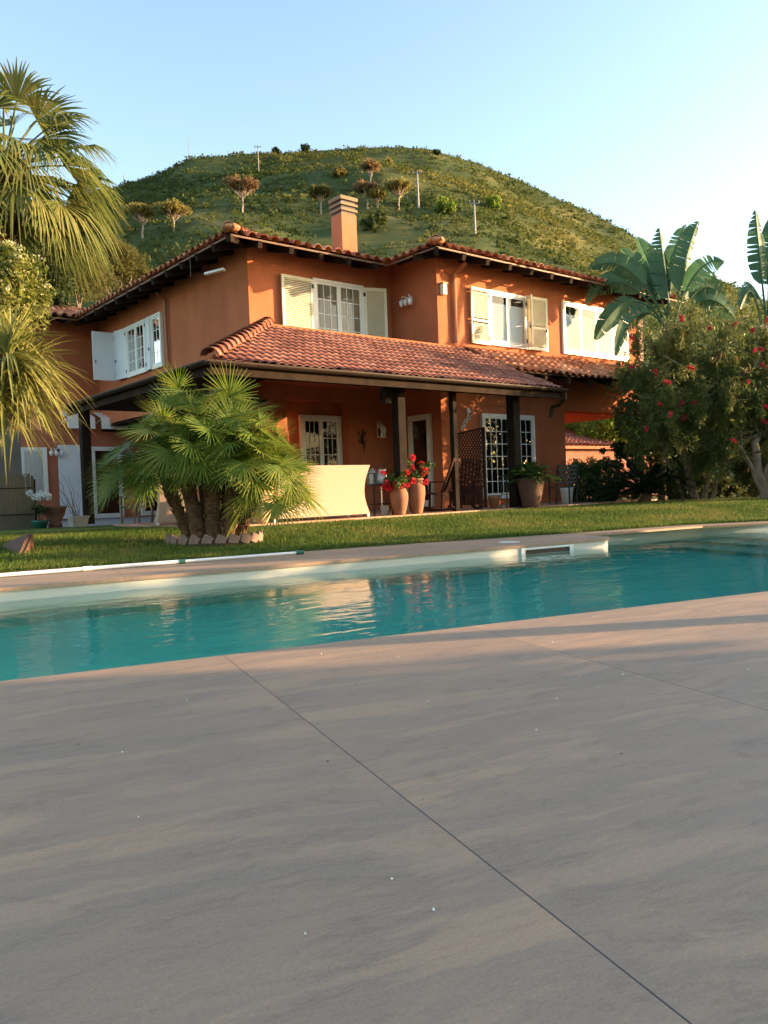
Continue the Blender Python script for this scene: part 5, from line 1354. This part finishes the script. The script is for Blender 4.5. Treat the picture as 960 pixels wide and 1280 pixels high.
sconce('wall_lamp', 'white three-armed wall lamp on the shaded upper side wall of the recess', 13.83, 15.46, 5.6, (-1, 0))
t = root('wall_light', 'small square box light on the sunlit upper corner of the villa', 'lamp', (14.0, Yb, 5.55)); m = MB(); m.box((13.93, Yb-.12, 5.55), (14.07, Yb-.002, 5.82)); m.build('shade', MT['shutter'], t, bevel=.01); m = MB(); m.box((13.91, Yb-.14, 5.825), (14.09, Yb-.002, 5.85)); m.build('cap', MT['copper'], t)
sconce('wall_lamp', 'white wall lamp beside the small window at the far left', 8.0, Yk, 2.35, (0, -1))
# iron lizard ornament and white scroll ornament
m = MB(); L0 = Vector((12.69, Yw-.02, 1.76))
m.tube([L0, L0+Vector((.05, 0, .15)), L0+Vector((-.02, 0, .3)), L0+Vector((.02, 0, .45)), L0+Vector((0, 0, .56))], [.006, .02, .04, .03, .025], 6)
for z, dx in ((.2, .14), (.4, .14)):
    for s in (-1, 1): m.tube([L0+Vector((0, 0, z)), L0+Vector((s*dx*.6, 0, z+.03)), L0+Vector((s*dx, 0, z+.12))], .012, 5)
tag(m.build('wall_ornament', MT['iron'], origin=tuple(L0)), 'dark iron lizard-like ornament on the shaded porch wall', 'ornament')
m = MB(); L0 = Vector((14.68, Yb-.03, 2.45))
for k in range(5):
    a = k*1.2; q = L0+Vector((-.16+.08*k, 0, -.2+.1*k)); pts = [q+Vector((math.cos(a+i*.7)*.08*(1-i/10), 0, math.sin(a+i*.7)*.08*(1-i/10))) for i in range(9)]; m.tube(pts, .012, 5)
m.tube([L0+Vector((-.2, 0, -.26)), L0+Vector((0, 0, 0)), L0+Vector((.1, 0, .28))], .012, 5); m.ball(L0+Vector((.08, 0, .25)), .07, 8, 6, (1, .4, 1.2))
tag(m.build('wall_ornament', MT['ceramic'], origin=tuple(L0)), 'white scrolled metal ornament on the lit wall above the lattice screen', 'ornament')
# floodlight arm under the left eave
o = Vector((8.6, 17.3, 6.18)); t = root('floodlight', 'small pale floodlight arm hanging under the left eave', 'lamp', tuple(o)); m = MB(); m.tube([o+Vector((0, 0, .12)), o-Vector((0, 0, .28)), o+Vector((.25, -.35, -.25))], .012, 5); m.build('arm', MT['iron'], t); m = MB(); m.bar(o+Vector((.22, -.3, -.26)), o+Vector((.5, -.7, -.2)), .12, .05); m.build('lamp_head', MT['ceramic'], t)
# black chair and table at the right end of the terrace
c = at(704, 627, 19.6); chair('garden_chair', 'black garden chair at the right end of the terrace', c, R(150), MT['black'], z0=GZ, w=.52)
c2 = at(709, 626, 20.6); pot('bucket', 'white bucket behind the black garden chair', (c2.x, c2.y, GZ), [(.13, 0), (.17, .36), (.18, .37), (.18, .39), (.15, .39)], 'ceramic', cat='bucket')
c3 = at(634, 632, 18.4); t = root('iron_stand', 'narrow black iron stand beside the thick right porch post', 'stand', (c3.x, c3.y, GZ)); m = MB()
for sx in (-1, 1):
    for sy in (-1, 1): m.bar((c3.x+sx*.1, c3.y+sy*.1, GZ), (c3.x+sx*.08, c3.y+sy*.08, GZ+.72), .02, .02)
m.build('leg', MT['iron'], t); m = MB(); m.box((c3.x-.12, c3.y-.12, GZ+.72), (c3.x+.12, c3.y+.12, GZ+.745)); m.build('top', MT['iron'], t); m = MB(); m.box((c3.x-.09, c3.y-.09, GZ+.3), (c3.x+.09, c3.y+.09, GZ+.315)); m.build('shelf', MT['iron'], t)
# awnings on the left wing
for (x0, x1, lb) in ((8.2, 9.05, 'white awning over the white shutter door, left of the porch post'), (9.25, 10.1, 'white awning over the sliding door, right of the porch post')):
    t = root('awning', lb, 'awning', (x0, Yk, 3.5)); m = MB(); m.add([(x0, Yk-.02, 3.62), (x1, Yk-.02, 3.62), (x1, Yk-.75, 3.38), (x0, Yk-.75, 3.38), (x0, Yk-.02, 3.60), (x1, Yk-.02, 3.60), (x1, Yk-.75, 3.36), (x0, Yk-.75, 3.36)], [(0, 1, 2, 3), (7, 6, 5, 4), (0, 3, 7, 4), (1, 5, 6, 2), (3, 2, 6, 7), (0, 4, 5, 1)]); m.build('canopy', MT['ceramic'], t)
    m = MB(); m.box((x0, Yk-.77, 3.02), (x1, Yk-.752, 3.37)); m.build('valance', MT['ceramic'], t); m = MB()
    for x in (x0+.02, x1-.02): m.bar((x, Yk-.74, 3.34), (x, Yk-.01, 3.2), .02, .02)
    m.build('arm', MT['alu'], t)
# reed fence at the far left
fA, fB = at(-110, 652, 17.0), at(44, 660, 18.3); fA.z = fB.z = .15; d_ = (fB-fA); L = d_.length; d_.normalize()
t = root('reed_fence', 'grey brown reed screen fence at the far left edge of the lawn', 'fence', tuple(fA)); m = MB(); rs = random.Random(4); x = 0
MT['reed'] = mk('reed', (.10, .085, .055), (.16, .135, .09), 30, .9, stretch=(8, 8, .6)); MT['reed_grey'] = mk('shade_cloth', (.13, .125, .115), (.10, .098, .09), 2, .9)
while x < L:
    h = 1.25+rs.uniform(-.05, .04); m.bar(fA+d_*x, fA+d_*x+Vector((rs.uniform(-.01, .01), 0, h)), .02, .02); x += .021
m.build('reeds', MT['reed'], t); m = MB()
for z in (.35, .95): m.bar(fA+Vector((0, 0, z))-FWD*.02, fB+Vector((0, 0, z))-FWD*.02, .012, .02)
m.build('rail', MT['wood_post'], t)
for q in (fA, fA.lerp(fB, .5), fB): m = MB(); m.tube([q+FWD*.05, q+FWD*.05+Vector((0, 0, 1.15))], .03, 8); m.build('post', MT['wood_post'], t)
# grey boarding behind the fence
fC, fD = at(-120, 640, 17.6), at(30, 650, 19.0); m = MB(); fC.z = fD.z = 0; m.bar(fC+Vector((0, 0, 1.25)), fD+Vector((0, 0, 1.25)), .08, 2.5); tag(m.build('garden_wall', MT['reed_grey'], origin=tuple(fC)), 'plain dark grey garden wall at the far left under the strap leaves', 'wall')
# broken terracotta corner piece on the lawn
A0, B0, C0 = at(3, 684, 11.2), at(24, 698, 10.3), at(39, 690, 10.9); T0 = at(38, 668, 11.0)
for q in (A0, B0, C0): q.z = max(q.z, .03)
n_ = (B0-A0).cross(T0-A0).normalized()*.035; n2 = (C0-B0).cross(T0-B0).normalized()*.035
m = MB(); m.add([A0, B0, T0, A0+n_, B0+n_, T0+n_], [(0, 1, 2), (5, 4, 3), (0, 3, 4, 1), (1, 4, 5, 2), (2, 5, 3, 0)]); m.add([B0, C0, T0, B0+n2, C0+n2, T0+n2], [(0, 1, 2), (5, 4, 3), (0, 3, 4, 1), (1, 4, 5, 2), (2, 5, 3, 0)])
m.add([A0+Vector((0, 0, -.04)), B0+Vector((0, 0, -.04)), C0+Vector((0, 0, -.04)), A0, B0, C0], [(2, 1, 0), (3, 4, 5), (0, 1, 4, 3), (1, 2, 5, 4), (2, 0, 3, 5)])
tag(m.build('broken_ridge_tile', MT['terra_dark'], origin=tuple(B0)), 'broken brown pyramid shaped tile piece lying on the lawn at the left', 'tile')
# telescopic pool pole on the paving
P0, P1 = at(-40, 721, 9.0), at(380, 690, 9.6)
P0 = Vector((1.72, 8.85, .03)); P1 = Vector((5.43, 8.21, .03)); d_ = (P1-P0).normalized(); L = (P1-P0).length
t = root('pool_pole', 'long white telescopic pole lying along the far pool paving', 'pole', tuple(P0)); m = MB(); m.tube([P0, P0+d_*L*.60], .020, 10); m.build('outer_tube', MT['alu'], t); m = MB(); m.tube([P0+d_*L*.60, P1], .016, 10); m.build('inner_tube', MT['alu'], t)
for f_, mat, w_ in ((.33, 'ceramic', .05), (.60, 'green_plastic', .035), (.985, 'green_plastic', .05)): m = MB(); m.tube([P0+d_*(L*f_-w_), P0+d_*(L*f_+w_)], .026, 10); m.build('collar', MT[mat], t)
# skimmer in the pool wall and its lid
ab0, ab1 = 5.62, 6.48; bq = lambda a: BF(a)-.006
t = root('pool_skimmer', 'white pool skimmer opening in the cream pool wall', 'skimmer', tuple(pw(ab0, bq(ab0), -.12))); tfp = lambda p: pw(p.x, BF(p.x)-p.y, p.z)
m = MB(tfp); z0, z1 = -.16, -.045; m.box((ab0, .002, z0), (ab0+.06, .02, z1)); m.box((ab1-.06, .002, z0), (ab1, .02, z1)); m.box((ab0+.06, .002, z1-.025), (ab1-.06, .02, z1)); m.box((ab0+.06, .002, z0), (ab1-.06, .02, z0+.025)); m.build('frame', MT['ceramic'], t)
m = MB(tfp); m.box((ab0+.06, .001, z0+.025), (ab1-.06, .004, z1-.025)); m.build('opening', MT['black'], t)  # flat black panel puts the hollow's shade into colour
q = pw(5.75, 8.98, .004); m = MB(); m.lathe(tuple(q), [(.14, 0), (.14, .006), (.12, .008), (.0, .008)], 24); tag(m.build('skimmer_lid', MT['ceramic'], origin=tuple(q)), 'round white skimmer lid set in the far pool paving', 'lid')
MT['stucco_rose'] = stucco('rose_stucco', (.27, .11, .075), (.30, .125, .085), (.33, .14, .10))
# garden house beyond the passage
O1, O2 = at(700, 556, 36.5), at(800, 545, 32.5)
t = root('garden_house', 'low pink garden house with a tiled roof beyond the passage', 'house', (28.3, 22.4, 0))
m = MB(); m.box((28.3, 22.4, 0), (38, 32, 2.33)); m.build('wall', MT['stucco_rose'], t)
planes = [([(27.9, 22.0), (38.4, 22.0), (38.4, 27.8), (33.7, 27.8)], (27.9, 22.0), (1, 0), (0, 1), 2.40, .30, dict(per=.30, row=.4)), ([(27.9, 22.0), (33.7, 27.8), (27.9, 33.4)], (27.9, 22.0), (0, 1), (1, 0), 2.40, .30, dict(per=.30, row=.4))]
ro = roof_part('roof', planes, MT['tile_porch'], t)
m = MB(); m.box((27.95, 22.05, 2.28), (38.3, 22.11, 2.41)); m.box((27.95, 22.11, 2.28), (28.01, 32, 2.41)); m.build('fascia', MT['stucco_pink'], ro)
# petals and leaf bits on the deck
V = []; rs = random.Random(12); bits = []
for i in range(110):
    a_, b_ = rs.uniform(-.4, 4.5), rs.uniform(.3, 3.7); q = pw(a_, b_, .002); s = rs.choice([.003, .003, .004, .005, .006]); an = rs.uniform(0, 6.28)
    e = Vector((math.cos(an), math.sin(an), 0))*s; f = Vector((-math.sin(an), math.cos(an), 0))*s*.6
    bits.append((q, e, f))
for nm, lb, mt, sel in (('fallen_petals', 'tiny pale petals scattered on the near deck', 'ceramic', bits[::3]), ('leaf_bits', 'tiny dark leaf bits scattered on the near deck', 'bark', bits[1::3])):
    m = MB()
    for q, e, f in sel: m.add([q-e, q-f, q+e, q+f, q+Vector((0, 0, .004))], [(0, 1, 4), (1, 2, 4), (2, 3, 4), (3, 0, 4)])
    tag(m.build(nm, MT[mt]), lb, 'litter', kind='stuff')
